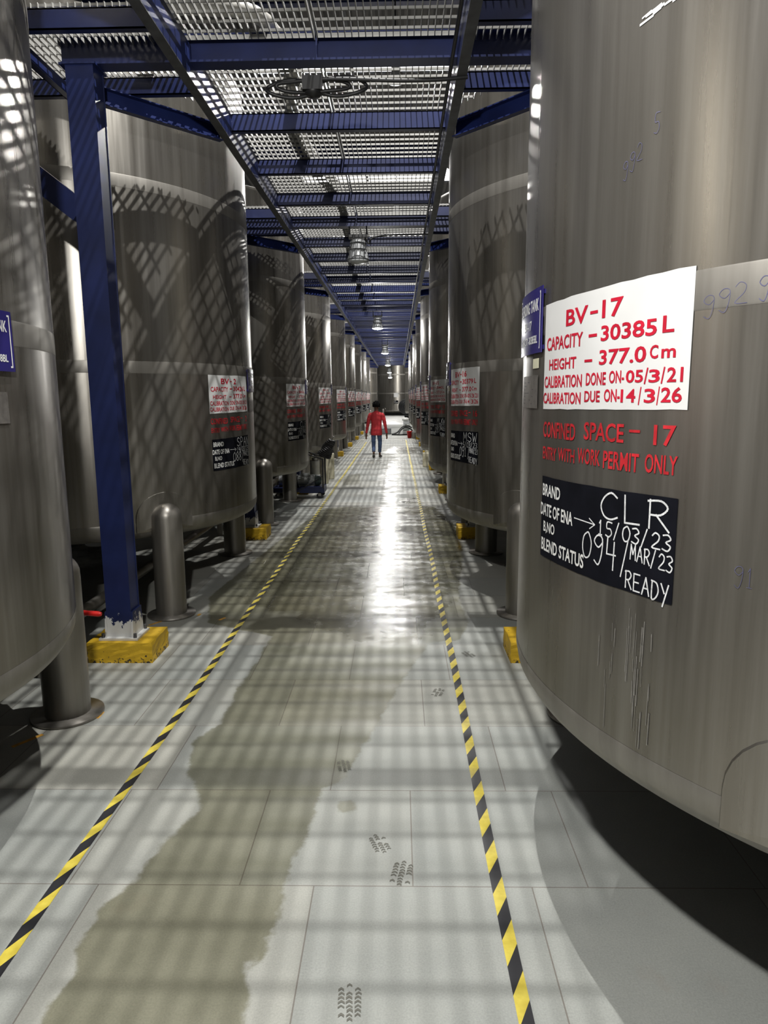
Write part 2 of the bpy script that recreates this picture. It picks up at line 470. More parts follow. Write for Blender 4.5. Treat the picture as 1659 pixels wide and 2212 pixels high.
for i, y in enumerate((-2.0, 5.6, 13.6, 21.7, 29.8, 37.9, 46.0)):
    b = MB()
    b.box(WLX, WRX, y - .10, y + .10, ZR - .42, ZR - .40).box(WLX, WRX, y - .012, y + .012, ZR - .40, ZR - .07).box(WLX, WRX, y - .10, y + .10, ZR - .07, ZR - .05)
    tag(b.obj('roof_beam', M['blue']), 'dark blue roof beam high above the grating, %s from the camera' % ('nearest', 'second', 'third', 'fourth', 'fifth', 'sixth', 'seventh')[i], 'beam', 'roof beams')
for i, x in enumerate((-3.2, -1.0, 1.2, 3.2)):
    b = MB(); b.box(x - .04, x + .04, YB, YE, ZR - .05, ZR - .035).box(x - .035, x - .025, YB, YE, ZR - .035, ZR + .02)
    struct(b.obj('trim_%d' % (i + 1), M['dark_steel']))

# ------------------------------------------------------------------ lettering
_tc = {}
def text_geo(s, bold=0.0):
    key = (s, bold)
    if key in _tc: return _tc[key]
    c = bpy.data.curves.new('t', 'FONT'); c.body = s; c.resolution_u = 3; c.offset = bold; c.fill_mode = 'FRONT'
    o = bpy.data.objects.new('t', c); COL.objects.link(o)
    dg = bpy.context.evaluated_depsgraph_get()
    me = bpy.data.meshes.new_from_object(o.evaluated_get(dg))
    v = np.array([x.co[:2] for x in me.vertices]); f = [tuple(p.vertices) for p in me.polygons]
    bpy.data.objects.remove(o); bpy.data.curves.remove(c); bpy.data.meshes.remove(me)
    mn, mx = v.min(0), v.max(0); sz = np.maximum(mx - mn, 1e-6)
    _tc[key] = ((v - mn) / sz, f)
    return _tc[key]
STROKE = {
 'C': [[(.95, .85), (.6, 1), (.2, .8), (0, .45), (.2, .1), (.6, 0), (1, .12)]],
 'L': [[(.1, 1), (.15, 0), (.9, .04)]],
 'R': [[(.1, 0), (.1, 1)], [(.0, .95), (.6, 1), (.9, .78), (.6, .52), (.12, .48)], [(.4, .5), (1, -.02)]],
 'M': [[(0, 0), (.1, 1), (.5, .35), (.9, 1), (1, 0)]],
 'S': [[(.9, .85), (.5, 1), (.1, .8), (.3, .55), (.8, .4), (.85, .12), (.4, 0), (0, .15)]],
 'W': [[(0, 1), (.22, 0), (.5, .65), (.75, 0), (1, 1)]],
 'X': [[(0, 1), (1, 0)], [(1, 1), (0, 0)]],
 'P': [[(.1, 0), (.1, 1), (.7, .95), (.9, .7), (.6, .48), (.12, .45)]],
 'A': [[(0, 0), (.5, 1), (1, 0)], [(.2, .38), (.82, .38)]],
 'N': [[(0, 0), (.05, 1), (.9, 0), (.95, 1)]],
 'G': [[(.95, .85), (.5, 1), (.05, .6), (.15, .1), (.6, 0), (.95, .3), (.95, .45), (.6, .45)]],
 'E': [[(.9, 1), (.05, 1), (.05, 0), (.95, 0)], [(.05, .52), (.75, .52)]],
 'D': [[(.1, 1), (.1, 0), (.6, .05), (.95, .45), (.7, .9), (.0, 1)]],
 'Y': [[(0, 1), (.45, .5)], [(.95, 1), (.3, -.25)]],
 '/': [[(1, 1.1), (0, -.1)]], '-': [[(0, .5), (1, .5)]],
 '0': [[(.5, 1), (.1, .8), (0, .35), (.3, 0), (.8, .1), (1, .6), (.7, .97), (.5, 1)]],
 '1': [[(.3, .8), (.6, 1), (.6, 0)], [(.2, 0), (1, 0)]],
 '2': [[(.05, .8), (.4, 1), (.85, .85), (.75, .5), (.05, .05), (1, 0)]],
 '3': [[(.05, .95), (.6, 1), (.9, .75), (.4, .52), (.9, .3), (.6, 0), (.0, .08)]],
 '4': [[(.15, 1), (.1, .4), (.95, .42)], [(.8, .9), (.75, -.15)]],
 '5': [[(.9, 1), (.2, 1), (.15, .58), (.7, .55), (.9, .25), (.5, 0), (.0, .08)]],
 '8': [[(.5, .52), (.1, .78), (.5, 1), (.9, .78), (.5, .52), (.05, .22), (.5, 0), (.95, .25), (.5, .52)]],
 '9': [[(.9, .75), (.5, .55), (.05, .75), (.4, 1), (.9, .9), (.85, .3), (.55, -.12), (.1, .0)]],
}
class Sign:
    """lettering laid on a tank wall: u runs 0..1 from angle a0 to a1, z is height"""
    def __init__(s, a0, a1, dz, r): s.a0, s.a1, s.dz, s.r = a0, a1, dz, r
    def P(s, u, z, off): 
        a = math.radians(s.a0 + (s.a1 - s.a0) * u); r = s.r + off
        return (r * math.cos(a), r * math.sin(a), z + s.dz)
    def panel(s, u0, u1, tl, tr, bl, br, off, n=14, jag=0.0, depth=0.002):
        b = MB(); vs = []
        for i in range(n + 1):
            t = i / n; u = u0 + (u1 - u0) * t
            zt = tl + (tr - tl) * t + random.uniform(-jag, jag); zb = bl + (br - bl) * t + random.uniform(-jag, jag)
            vs += [s.P(u, zb, off), s.P(u, zt, off)]
        b.add(vs, [(2 * i, 2 * i + 2, 2 * i + 3, 2 * i + 1) for i in range(n)], True)
        return b
    def words(s, b, items, off, bold=0.02):
        for t, u0, u1, z0, z1 in items:
            v, f = text_geo(t, bold)
            b.add([s.P(u0 + (u1 - u0) * p[0], z0 + (z1 - z0) * p[1], off) for p in v], f)
        return b
    def line(s, b, pts, w, off):
        wid = abs(math.radians(s.a1 - s.a0)) * s.r
        for (u0, z0), (u1, z1) in zip(pts[:-1], pts[1:]):
            dx, dz = (u1 - u0) * wid, z1 - z0; L = math.hypot(dx, dz)
            if L < 1e-6: continue
            tx, tz = dx / L, dz / L; e = w * .4
            q = [(-e * tx + w / 2 * tz, -e * tz - w / 2 * tx), (-e * tx - w / 2 * tz, -e * tz + w / 2 * tx)]
            A = (u0, z0); B = (u1, z1)
            c = [(A[0] + q[0][0] / wid, A[1] + q[0][1]), (B[0] + (2 * e * tx + q[0][0]) / wid, B[1] + 2 * e * tz + q[0][1]),
                 (B[0] + (2 * e * tx + q[1][0]) / wid, B[1] + 2 * e * tz + q[1][1]), (A[0] + q[1][0] / wid, A[1] + q[1][1])]
            b.add([s.P(u, z, off) for u, z in c], [(0, 1, 2, 3)])
        return b
    def hand(s, b, text, u0, u1, z0, z1, w, off, skew=0.0):
        n = len(text); cw = (u1 - u0) / n
        for i, ch in enumerate(text):
            if ch not in STROKE: continue
            k = 0.78 if ch not in '/1-' else 0.5
            for st in STROKE[ch]:
                pts = [(u0 + cw * (i + .1 + k * x), z0 + (z1 - z0) * y + skew * (i / max(1, n - 1))) for x, y in st]
                if len(pts) > 3: 
                    sp = spline([(p[0], p[1], 0) for p in pts], 4) if ch in 'CS0238952GPRD' and ch not in 'MWEN' else None
                    if sp: pts = [(p.x, p.y) for p in sp]
                s.line(b, pts, w, off)
        return b

CAP = {1: '30418', 2: '30426', 3: '30416', 4: '30427', 5: '30405', 6: '30411', 7: '30433', 8: '30402', 9: '30390',
       10: '30398', 11: '30421', 12: '30409', 13: '30377', 14: '30415', 15: '30443', 16: '30379', 17: '30385'}
CHALK = {2: ('SPAN', '14/03/23', '088', 'MAR23'), 3: ('CLG', '14/03/23', '080', 'MAR23'), 15: ('MLXW', '3/03/23', '090', 'MAR23'),
         16: ('MSW', '5/03/23', '091', 'MAR/23'), 17: ('CLR', '15/03/23', '094', 'MAR/23')}

# ------------------------------------------------------------------ tanks
ZB = 0.64
def tank_protos():
    p = {}
    prof = [(0.0, 0.585), (0.9, 0.60), (1.38, 0.625), (1.46, 0.64), (1.515, 0.668), (1.542, 0.71), (TR, 0.76), (TR, 1.35), (TR, 1.92), (TR, 2.6), (TR, 3.24), (TR, 3.9), (TR, 4.36), (1.53, 4.40), (1.46, 4.43), (0.5, 4.62), (0, 4.65)]
    p['shell'] = MB().lathe(prof, 144).mesh('shell', M['tank'])
    p['band'] = [MB().lathe([(TR + .0005, z - .045), (TR + .0016, z - .04), (TR + .0016, z + .04), (TR + .0005, z + .045)], 144, caps=False).mesh('weld_band', M['band']) for z in (1.965, 3.28)]
    p['knuckle'] = MB().lathe([(1.461, .6393), (1.5165, .6675), (1.5437, .7097), (1.5516, .755), (1.5516, .775), (1.5505, .778)], 144, caps=False).mesh('bottom_rim', M['band'])
    lg = MB(); n = 28
    prof = [(.121, .02), (.121, .78), (.119, .80)] + [(.121 * math.cos(t) if t < PI / 2 - .01 else 0.0, .80 + .115 * math.sin(t)) for t in np.linspace(.18, PI / 2, 7)]
    lg.lathe(prof, n)
    p['leg'] = lg.mesh('leg', M['leg'])
    p['foot'] = MB().lathe([(.0, 0), (.19, 0), (.19, .016), (.121, .02), (.121, .021)], 32).mesh('foot_plate', M['leg'])
    mh = MB(); mh.lathe([(.26, 4.54), (.26, 4.66), (.30, 4.67), (.30, 4.70), (0, 4.72)], 32)
    p['hatch'] = mh.mesh('top_hatch', M['band'])
    return p
TP = tank_protos()
def pad_mesh(ang):
    # doubler plate welded to the wall behind a leg head, an arch in outline
    b = MB(); vs = []; c = math.radians(ang); n = 16
    ring = []
    for i in range(n + 1):
        t = PI * i / n
        ring.append((0.235 * math.cos(t), .80 + 0.20 * math.sin(t)))
    ring = [(.235, .70)] + ring + [(-.235, .70)]
    def pt(s, z, off): return ((TR + off) * math.cos(c + s / TR), (TR + off) * math.sin(c + s / TR), z)
    cs = [pt(s_, z_, .006) for s_, z_ in ring]
    cen = pt(0, .76, .0065)
    vs = [cen] + cs
    b.add(vs, [(0, i, i + 1) for i in range(1, len(cs))] + [(0, len(cs), 1)])
    o = [pt(s_ * 1.02, z_ + (.004 if z_ > .71 else 0), 0) for s_, z_ in ring]
    b.add(cs + o, [(i, i + 1, len(cs) + i + 1, len(cs) + i) for i in range(len(cs) - 1)])
    return b
def tank(cx, cy, num, a0, a1, dz, detail, label, plate_side):
    t = thing('storage_tank', label, 'tank', (cx, cy, 0), 0, 'storage tanks')
    mobj('shell', TP['shell'], t)
    for me in TP['band']: mobj('weld_band', me, t)
    mobj('bottom_rim', TP['knuckle'], t)
    mobj('top_hatch', TP['hatch'], t)
    for sx in (-1, 1):
        for sy in (-1, 1):
            L = mobj('leg', TP['leg'], t); L.location = (sx * 1.085 + (.05 if cx > 1 and sx < 0 else 0) + (.20 if num == 17 and sx < 0 and sy < 0 else .03 if num == 17 and sx < 0 else 0), sy * 1.115, 0)
            mobj('foot_plate', TP['foot'], L)
            pad_mesh(math.degrees(math.atan2(sy * 1.115, sx * 1.085))).obj('doubler_plate', M['tank'], t)
    if num is None: return t
    sg = Sign(a0, a1, dz, TR); sn = str(num); o1, o2 = .0022, .0036
    tl, tr = (2.01, 2.022) if num == 17 else (2.005, 2.008)
    wp = sg.panel(0, 1, tl, tr, 1.687, 1.695, o1, jag=.0015).obj('painted_sign_panel', M['sign_white'], t); wp['label'] = 'white painted panel with red capacity lettering'
    items = [('BV', .246, .433, 1.931, 1.978), ('-', .45, .505, 1.951, 1.959)]
    items += [(sn, .534, .664, 1.934, 1.982)] if len(sn) == 2 else [(sn, .55, .62, 1.934, 1.98)]
    items += [('CAPACITY', .036, .40, 1.868, 1.908), ('-', .445, .505, 1.889, 1.897), (CAP[num], .532, .846, 1.874, 1.915), ('L', .872, .925, 1.878, 1.918),
              ('HEIGHT', .072, .352, 1.808, 1.841), ('-', .42, .478, 1.822, 1.829), ('377.0', .527, .80, 1.811, 1.851), ('C', .818, .858, 1.818, 1.851), ('m', .873, .938, 1.818, 1.84),
              ('CALIBRATION', .016, .405, 1.754, 1.79), ('DONE', .437, .577, 1.757, 1.792), ('ON-', .598, .688, 1.761, 1.794),
              ('CALIBRATION', .006, .40, 1.705, 1.739), ('DUE', .43, .542, 1.711, 1.742), ('ON-', .57, .668, 1.712, 1.746)]
    done = ('05', '/3/', '21') if num > 9 else ('03', '/3/', '21')
    items += [(done[0], .698, .79, 1.761, 1.793), ('/', .795, .815, 1.757, 1.797), ('3', .818, .872, 1.76, 1.792), ('/', .877, .895, 1.757, 1.797), ('21', .905, .975, 1.76, 1.795),
              ('14', .673, .755, 1.711, 1.745), ('/', .77, .785, 1.705, 1.75), ('3', .80, .855, 1.71, 1.745), ('/', .862, .875, 1.705, 1.75), ('26', .882, .975, 1.711, 1.748)]
    sg.words(MB(), items, o2).obj('lettering', M['red_paint'], wp)
    wi = [('CONFINED', .012, .362, 1.598, 1.648), ('SPACE', .434, .699, 1.605, 1.655), ('-', .729, .787, 1.634, 1.641), (sn, .856 if len(sn) == 2 else .90, .958, 1.605, 1.656),
          ('ENTRY', .016, .184, 1.528, 1.568), ('WITH', .205, .364, 1.532, 1.572), ('WORK', .39, .559, 1.535, 1.58), ('PERMIT', .58, .789, 1.532, 1.58), ('ONLY', .82, .972, 1.535, 1.583)]
    sg.words(MB(), wi, o1, .015).obj('warning_lettering', M['warn_paint'], t)
    bp = sg.panel(.02, .985, 1.472, 1.481, 1.208, 1.212, o1, jag=.001).obj('black_writing_panel', M['sign_black'], t); bp['label'] = 'black painted panel with white headings and chalk'
    sg.words(MB(), [('BRAND', .036, .245, 1.41, 1.449), ('DATE OF ENA', .016, .371, 1.345, 1.386), ('B,NO', .06, .197, 1.288, 1.328), ('BLEND STATUS', .038, .474, 1.23, 1.272)], o2, .022).obj('painted_headings', M['white_paint'], bp)
    ck = CHALK.get(num)
    if ck is None: ck = random.choice([('MSW', '12/03/23', '08' + sn[-1], 'MAR23'), ('CLR', '10/03/23', '09' + sn[-1] if sn[-1] in '0123489' else '092', 'MAR23')])
    cb = MB(); w = .0041
    sg.hand(cb, ck[0], .57, .985 if len(ck[0]) > 3 else .97, 1.395, 1.468, w * 1.25, o2)
    sg.hand(cb, ck[1], .565, .975, 1.346, 1.386, w, o2)
    sg.hand(cb, ck[2], .455, .70, 1.268, 1.342, w * 1.1, o2)
    sg.line(cb, [(.755, 1.346), (.722, 1.247)], w, o2)
    sg.hand(cb, ck[3], .768, .985, 1.302, 1.342, w * .9, o2, -.008)
    sg.hand(cb, 'READY', .745, .975, 1.222, 1.268, w, o2, -.008)
    sg.line(cb, [(.386, 1.372), (.543, 1.369)], w * .8, o2)
    sg.line(cb, [(.505, 1.383), (.545, 1.369), (.51, 1.354)], w * .8, o2)
    cb.obj('chalk_writing', M['chalk'], bp)
    # enamel plate, tag and name plate beside the panel
    b0, b1 = plate_side
    pl = Sign(b0, b1, dz, TR)
    e = MB(); n = 12; q0 = []; q1 = []
    for i in range(n + 1):
        u = i / n
        q0 += [pl.P(u, 1.868, .012), pl.P(u, 2.075, .012)]; q1 += [pl.P(u, 1.868, .009), pl.P(u, 2.075, .009)]
    e.add(q0, [(2 * i, 2 * i + 2, 2 * i + 3, 2 * i + 1) for i in range(n)], True)
    e.add(q1, [(2 * i, 2 * i + 1, 2 * i + 3, 2 * i + 2) for i in range(n)], True)
    e.add(q0 + q1, [(2 * i, 2 * n + 2 + 2 * i, 2 * n + 4 + 2 * i, 2 * i + 2) for i in range(n)] + [(2 * i + 1, 2 * i + 3, 2 * n + 5 + 2 * i, 2 * n + 3 + 2 * i) for i in range(n)] + [(0, 1, 2 * n + 3, 2 * n + 2), (2 * n, 4 * n + 2, 4 * n + 3, 2 * n + 1)])
    for u in (.04, .96):
        for z in (1.885, 2.058): e.bar(pl.P(u, z, .0), pl.P(u, z, .0105), .014, .014)
    po = e.obj('enamel_plate', M['blue_plate'], t); po['label'] = 'blue enamel plate with white lettering'
    eb = MB(); ob = .0132
    pl.line(eb, [(.05, 1.884), (.95, 1.884), (.95, 2.059), (.05, 2.059), (.05, 1.884)], .006, ob)
    pl.words(eb, [('BLENDING TANK', .10, .90, 2.002, 2.042), ('BV-' + sn, .33, .67, 1.946, 1.977), ('CAPACITY-%sBL' % CAP[num], .12, .88, 1.900, 1.926)], ob, .02)
    eb.obj('plate_lettering', M['white_paint'], po)
    c = (b0 + b1) / 2
    npx = Sign(c - 4.6, c + 4.6, dz, TR)
    nb = npx.panel(0, 1, 1.797, 1.797, 1.688, 1.688, .004, 8)
    no = nb.obj('name_plate', M['plate'], t)
    nl = MB()
    for r_ in range(7): npx.line(nl, [(.12, 1.775 - r_ * .012), (.3 + .5 * random.random(), 1.775 - r_ * .012)], .002, .0048)
    nl.obj('etched_lines', M['dark_steel'], no)
    tg_ = (b1 - 4.6, b1 - 1.8) if cx > 0 else (b0 + 1.8, b0 + 4.6)
    tgx = Sign(tg_[0], tg_[1], dz, TR)
    to = tgx.panel(0, 1, 1.852, 1.852, 1.82, 1.82, .003, 4).obj('paper_tag', M['tagpaper'], t)
    return t

ORD = ['first', 'second', 'third', 'fourth', 'fifth', 'sixth', 'seventh', 'eighth', 'ninth', 'tenth', 'eleventh', 'twelfth', 'thirteenth']
left_tanks, right_tanks = [], []
for k in range(9):
    n = k + 1
    lab = 'stainless steel tank in the left row reading BV-%d on its white panel' % n
    if k == 0: lab = 'nearest stainless steel tank of the left row, cut by the left edge'
    left_tanks.append(tank(LX, Y0 + BAY * k, n, -36.6 if k == 0 else -28.1, -12.4 if k == 0 else -4.2, -.04 if k == 0 else -.085, k < 3, lab, (-12.0, 1.0) if k == 0 else (-3.7, 9.3)))
for k in range(8):
    n = 17 - k
    lab = 'stainless steel tank in the right row reading BV-%d on its white panel' % n
    if k == 0: lab = 'big stainless steel tank at the right foreground reading BV-17'
    a0, a1, dz = (-172.8, -148.7, 0.0) if k == 0 else (-172.1, -150.4, -.042)
    right_tanks.append(tank(RX, Y0 + BAY * k, n, a0, a1, dz, k < 3, lab, (a0 - 13.3, a0 - .3)))
tank(LX, 46.81, None, 0, 0, 0, False, 'bright plain steel tank far down on the left, beyond the white tiled platform', None)
tank(RX, 46.81, None, 0, 0, 0, False, 'bright plain steel tank far down on the right, beyond the white tiled platform', None)
et = tank(0.0, 51.6, None, 0, 0, 0, False, 'grey steel tank closing the far end of the aisle', None)
sg = Sign(-100, -75, 0, TR)
eo = sg.panel(-.05, .42, 1.47, 1.47, 1.25, 1.25, .003).obj('black_writing_panel', M['sign_black'], et)
sg.words(MB(), [('BRAND', .0, .16, 1.40, 1.45), ('BLEND', .2, .38, 1.30, 1.35), ('B,NO', .0, .14, 1.30, 1.35)], .006).obj('painted_headings', M['white_paint'], eo)
sg.panel(-.05, .42, 2.0, 2.0, 1.7, 1.7, .003).obj('painted_sign_panel', M['sign_white'], et)

# pen scribbles and scuffs on the near right tank
t17 = right_tanks[0]
s17 = Sign(-172.8, -148.7, 0, TR)
pb = MB()
s17.hand(pb, '992', 1.03, 1.20, 1.905, 1.95, .0012, .002, .02); s17.hand(pb, '9', 1.225, 1.27, 1.93, 1.975, .0018, .002)
s17.hand(pb, '91', 1.215, 1.30, 1.30, 1.345, .0011, .002)
s17.hand(pb, '992', .62, .73, 2.27, 2.31, .0012, .002, .03); s17.hand(pb, '5', .775, .81, 2.345, 2.39, .0012, .002)
pb.obj('pen_scribbles', M['ink'], t17)
sb = MB()
for i in range(9):
    u = .64 + .2 * random.random(); z = 2.618 + random.uniform(-.008, .008) - .02 * (.74 - u)
    s17.line(sb, [(u, z), (u + random.uniform(.03, .07), z + random.uniform(.001, .006))], random.uniform(.003, .007), .002)
sb.obj('white_scuff', M['white_paint'], t17)

db_ = MB()
for i in range(34):
    u = random.choice((.66, .80, .86)) + random.gauss(0, .035); z1 = random.uniform(.86, 1.17); L = random.uniform(.03, .16)
    s17.line(db_, [(u, z1), (u + random.uniform(-.003, .003), max(.79, z1 - L))], random.uniform(.0012, .0032), .0015)
db_.obj('dried_drips', plain('dried_drip_marks', (.25, .24, .22), .6, .3, .2, 40), t17)

# ------------------------------------------------------------------ platform steel: columns, plinths, beams, joists, rails, grating
ZRAIL, ZBB, ZBT, ZJ0, ZG0, ZG1 = 3.60, 3.685, 3.84, 3.675, 3.798, 3.823
ZE0, ZD0 = 3.69, 3.578
COLX = {'left': -1.87, 'right': 0.965}
def between(side, k):
    n = k + 1 if side == 'left' else 17 - k
    m_ = n + 1 if side == 'left' else n - 1
    return 'BV-%d and BV-%d' % (n, m_)
def plinth_mesh():
    b = MB(); rnd = random.Random(3)
    x, y, h = .215, .165, .14
    b.box(-x, x, -y, y, 0, h)
    bm = bmesh.new(); me = b.mesh('concrete_plinth', M['yellow']); bm.from_mesh(me)
    bmesh.ops.subdivide_edges(bm, edges=bm.edges[:], cuts=5, use_grid_fill=True)
    for v in bm.verts:
        if v.co.z > .005:
            v.co += Vector((rnd.uniform(-1, 1), rnd.uniform(-1, 1), rnd.uniform(-1, .6))) * .004
    bm.to_mesh(me); bm.free(); return me
PLM = plinth_mesh()
CW, CD = .083, .078
def column_meshes():
    d = {}
    b = MB()   # two channels toe to toe: front and back flange plates with a web box
    b.box(-CW, CW, -CD, -CD + .009, .155, ZBB).box(-CW, CW, CD - .009, CD, .155, ZBB).box(-.02, .02, -CD + .009, CD - .009, .155, ZBB).box(CW - .012, CW - .004, -CD + .009, CD - .009, .155, ZBB).box(-CW + .004, -CW + .012, -CD + .009, CD - .009, .155, ZBB)
    d['shaft'] = b.mesh('shaft', M['column'])
    d['base_plate'] = MB().box(-.13, .13, -.115, .115, 0.141, .156).mesh('base_plate', M['column'])
    g = MB()
    for s_ in (-1, 1):
        g.add([(s_ * (CW + .001), -CD - .02, .156), (s_ * (CW + .001), CD + .02, .156), (s_ * (CW + .001), CD, .33), (s_ * (CW + .001), -CD, .33),
               (s_ * (CW + .011), -CD - .02, .156), (s_ * (CW + .011), CD + .02, .156), (s_ * (CW + .011), CD, .33), (s_ * (CW + .011), -CD, .33)],
              [(0, 1, 2, 3), (4, 7, 6, 5), (0, 4, 5, 1), (2, 6, 7, 3), (0, 3, 7, 4), (1, 5, 6, 2)])
    d['gusset'] = g.mesh('gusset', M['column'])
    bt = MB()
    for sx in (-1, 1):
        for sy in (-1, 1): bt.cyl((sx * .108, sy * .095, .15), (sx * .108, sy * .095, .185), .011, 8)
    d['anchor_bolts'] = bt.mesh('anchor_bolts', M['dark_steel'])
    d['cap'] = MB().box(-.10, .10, -.09, .09, ZBB - .012, ZBB).mesh('cap_plate', M['column'])
    return d
CM = column_meshes()
NB = 11
beam_ids = list(range(-1, NB))
def yb(k): return BEAM0 + BAY * k
for k in beam_ids:
    y = yb(k)
    named = 0 <= k <= 7
    for side in ('left', 'right'):
        x = COLX[side]
        if side == 'right' and k >= 7: continue
        if k < 0 or k > 8: continue
        where = 'between tanks ' + between(side, k) if (side == 'left' and k <= 7) or (side == 'right' and k <= 6) else 'past the last marked tank on the left'
        pz = mobj('concrete_plinth', PLM); pz.location = (x + (.02 if side == 'left' else -.02), y + .012, 0)
        tag(pz, 'yellow painted block under the column %s' % where, 'concrete block', 'yellow column blocks')
        c = thing('steel_column', 'navy steel column %s' % where, 'column', (x, y, 0), 0, 'platform columns')
        for nm in ('shaft', 'base_plate', 'gusset', 'anchor_bolts'): mobj(nm, CM[nm], c)
        mobj('cap_plate', CM['cap'], c)
        s_ = -1 if side == 'left' else 1
        MB().bar((s_ * CW, 0, 2.87), (s_ * .98, 0, 3.575), .135, .06, (0, 1, 0)).obj('knee_brace', M['blue'], c)
    # cross beam
    b = MB(); x0, x1 = -2.0, 1.09
    b.box(x0, x1, -.055, .055, ZBB, ZBB + .012).box(x0, x1, -.006, .006, ZBB + .012, ZBT - .010).box(x0, x1, -.055, .055, ZBT - .010, ZBT)
    for xx in (RAIL_L, RAIL_R, JOINT): b.box(xx - .004, xx + .004, -.05, .05, ZBB + .012, ZBT - .01)
    o = b.obj('cross_beam', M['blue']); o.location = (0, y, 0)
    tag(o, 'navy cross beam over the aisle, %s from the camera' % (ORD[k + 1] if k >= 0 else 'the one behind and above'), 'beam', 'platform cross beams')
    for side, x, s_ in (('left', -2.06, -1), ('right', 1.15, 1)):
        eb = MB().box(x - .003, x + .003, -.425, .39, ZD0, ZD0 + .10).box(x - .003, x + .04, -.425, .39, ZD0, ZD0 + .007)
        eo = eb.obj('edge_channel', M['blue']); eo.location = (0, y, 0)
        tag(eo, 'short navy channel closing the %s end of the %s cross beam' % (side, ORD[k + 1] if k >= 0 else 'hidden nearest'), 'channel', 'edge channels')
    # joists of the bay beyond
    if k < NB - 1:
        for j in (1, 2, 3):
            jb = MB(); x0, x1 = RAIL_L + .031, RAIL_R - .031
            jb.box(x0, x1, -.003, .003, ZJ0, ZG0 - .002).box(x0, x1, -.003, .05, ZJ0, ZJ0 + .007).box(x0, x1, -.003, .05, ZG0 - .009, ZG0 - .002)
            jo = jb.obj('floor_joist', M['blue']); jo.location = (0, y + BAY * j / 4, 0)
            tag(jo, 'thin navy joist under the grating, %s past the %s cross beam' % (ORD[j - 1], ORD[k + 1] if k >= 0 else 'hidden nearest'), 'joist', 'grating joists')
    # edge channels of the side decks
    for side, s_, xr in (('left', -1, RAIL_L), ('right', 1, RAIL_R)):
        for dy, nm in ((-.43, 'before'), (.395, 'behind')):
            cb = MB(); xa, xb_ = sorted((xr, xr + s_ * 2.05))
            cb.box(xa, xb_, dy - .003, dy + .003, ZE0, ZG0 - .002).box(xa, xb_, dy - .003, dy + .045, ZE0, ZE0 + .008).box(xa, xb_, dy - .003, dy + .045, ZG0 - .01, ZG0 - .002)
            co = cb.obj('edge_channel', M['blue']); co.location = (0, y, 0)
            tag(co, 'navy channel just %s the %s cross beam, on its %s end' % (nm, ORD[k + 1] if k >= 0 else 'hidden nearest', side), 'channel', 'edge channels')
        db = MB(); xo = xr + s_ * .66
        a = Vector((xr + s_ * .045, .93, 0)); c_ = Vector((xo, .26, 0))
        db.bar(a + Vector((0, 0, ZD0 + .055)), c_ + Vector((0, 0, ZD0 + .055)), .008, .11)
        d_ = (c_ - a).normalized(); nrm = Vector((-d_.y, d_.x, 0)) * .022
        if nrm.y > 0: nrm = -nrm
        for z in (ZD0 + .004, ZD0 + .106): db.bar(a + nrm + Vector((0, 0, z)), c_ + nrm + Vector((0, 0, z)), .044, .007)
        do = db.obj('diagonal_channel', M['blue']); do.location = (0, y, 0)
        tag(do, 'slanting navy channel from the %s rail to the column at the %s cross beam' % (side, ORD[k + 1] if k >= 0 else 'hidden nearest'), 'channel', 'diagonal channels')

RY0, RY1 = yb(-1) - 1.5, yb(NB - 1)
for side, x, s_ in (('left', RAIL_L, 1), ('right', RAIL_R, -1)):
    t = thing('edge_rail', 'dark channel rail running the aisle along the %s tanks' % side, 'rail', (x, RY0, ZRAIL), 0, 'aisle rails')
    MB().box(-.03, .03, 0, RY1 - RY0, 0, .007).obj('flange', M['dark_steel'], t)
    xi = (.023, .03) if s_ > 0 else (-.03, -.023)
    MB().box(xi[0], xi[1], 0, RY1 - RY0, .007, ZG0 - ZRAIL - .004).obj('web', M['blue'], t)
cp = MB(); cp.tube([(RAIL_R - .07, y, ZRAIL + .012 + .006 * math.sin(y * 1.7)) for y in np.arange(RY0, RY1, .5)], .011, 8)
tag(cp.obj('conduit', M['blackcable']), 'thin black conduit running beside the right aisle rail', 'conduit')

def grate(x0, x1, y0, y1, name='grating_panel', clip=None):
    b = MB(); p = .04; th = .0026
    def span(fixed, lo, hi, alongY):
        if clip is None: return [(lo, hi)]
        ts = []; n = len(clip)
        for i in range(n):
            (ax, ay), (bx, by) = clip[i], clip[(i + 1) % n]
            if alongY: 
                if (ax > fixed) != (bx > fixed): ts.append(ay + (by - ay) * (fixed - ax) / (bx - ax))
            else:
                if (ay > fixed) != (by > fixed): ts.append(ax + (bx - ax) * (fixed - ay) / (by - ay))
        ts.sort(); return [(ts[i], ts[i + 1]) for i in range(0, len(ts) - 1, 2)]
    x = x0 + .005
    while x < x1:
        for a, c in span(x, y0, y1, True): b.box(x - th, x + th, a, c, ZG0, ZG1)
        x += p
    y = y0 + .02
    while y < y1:
        for a, c in span(y, x0, x1, False): b.box(a, c, y - .0048, y + .0048, ZG1 - .015, ZG1)
        y += .1035
    if clip is None:
        b.box(x0, x1, y0, y0 + .004, ZG0, ZG1).box(x0, x1, y1 - .004, y1, ZG0, ZG1)
        b.box(x1 - .004, x1, y0, y1, ZG0 - .012, ZG1).box(x0, x0 + .004, y0, y1, ZG0 - .012, ZG1)
    return b
GL = grate(RAIL_L, JOINT - .006, .06, BAY - .06).mesh('grating_panel', M['grate'])
GR = grate(JOINT + .006, RAIL_R, .06, BAY - .06).mesh('grating_panel', M['grate'])
def side_poly(s_, xr):
    xo = xr + s_ * 1.6; xd = xr + s_ * .62
    return [(xr, -.44), (xr, .93), (xd, .28), (xd, .44), (xo, .44), (xo, -.44)][::1]
SGM = {}
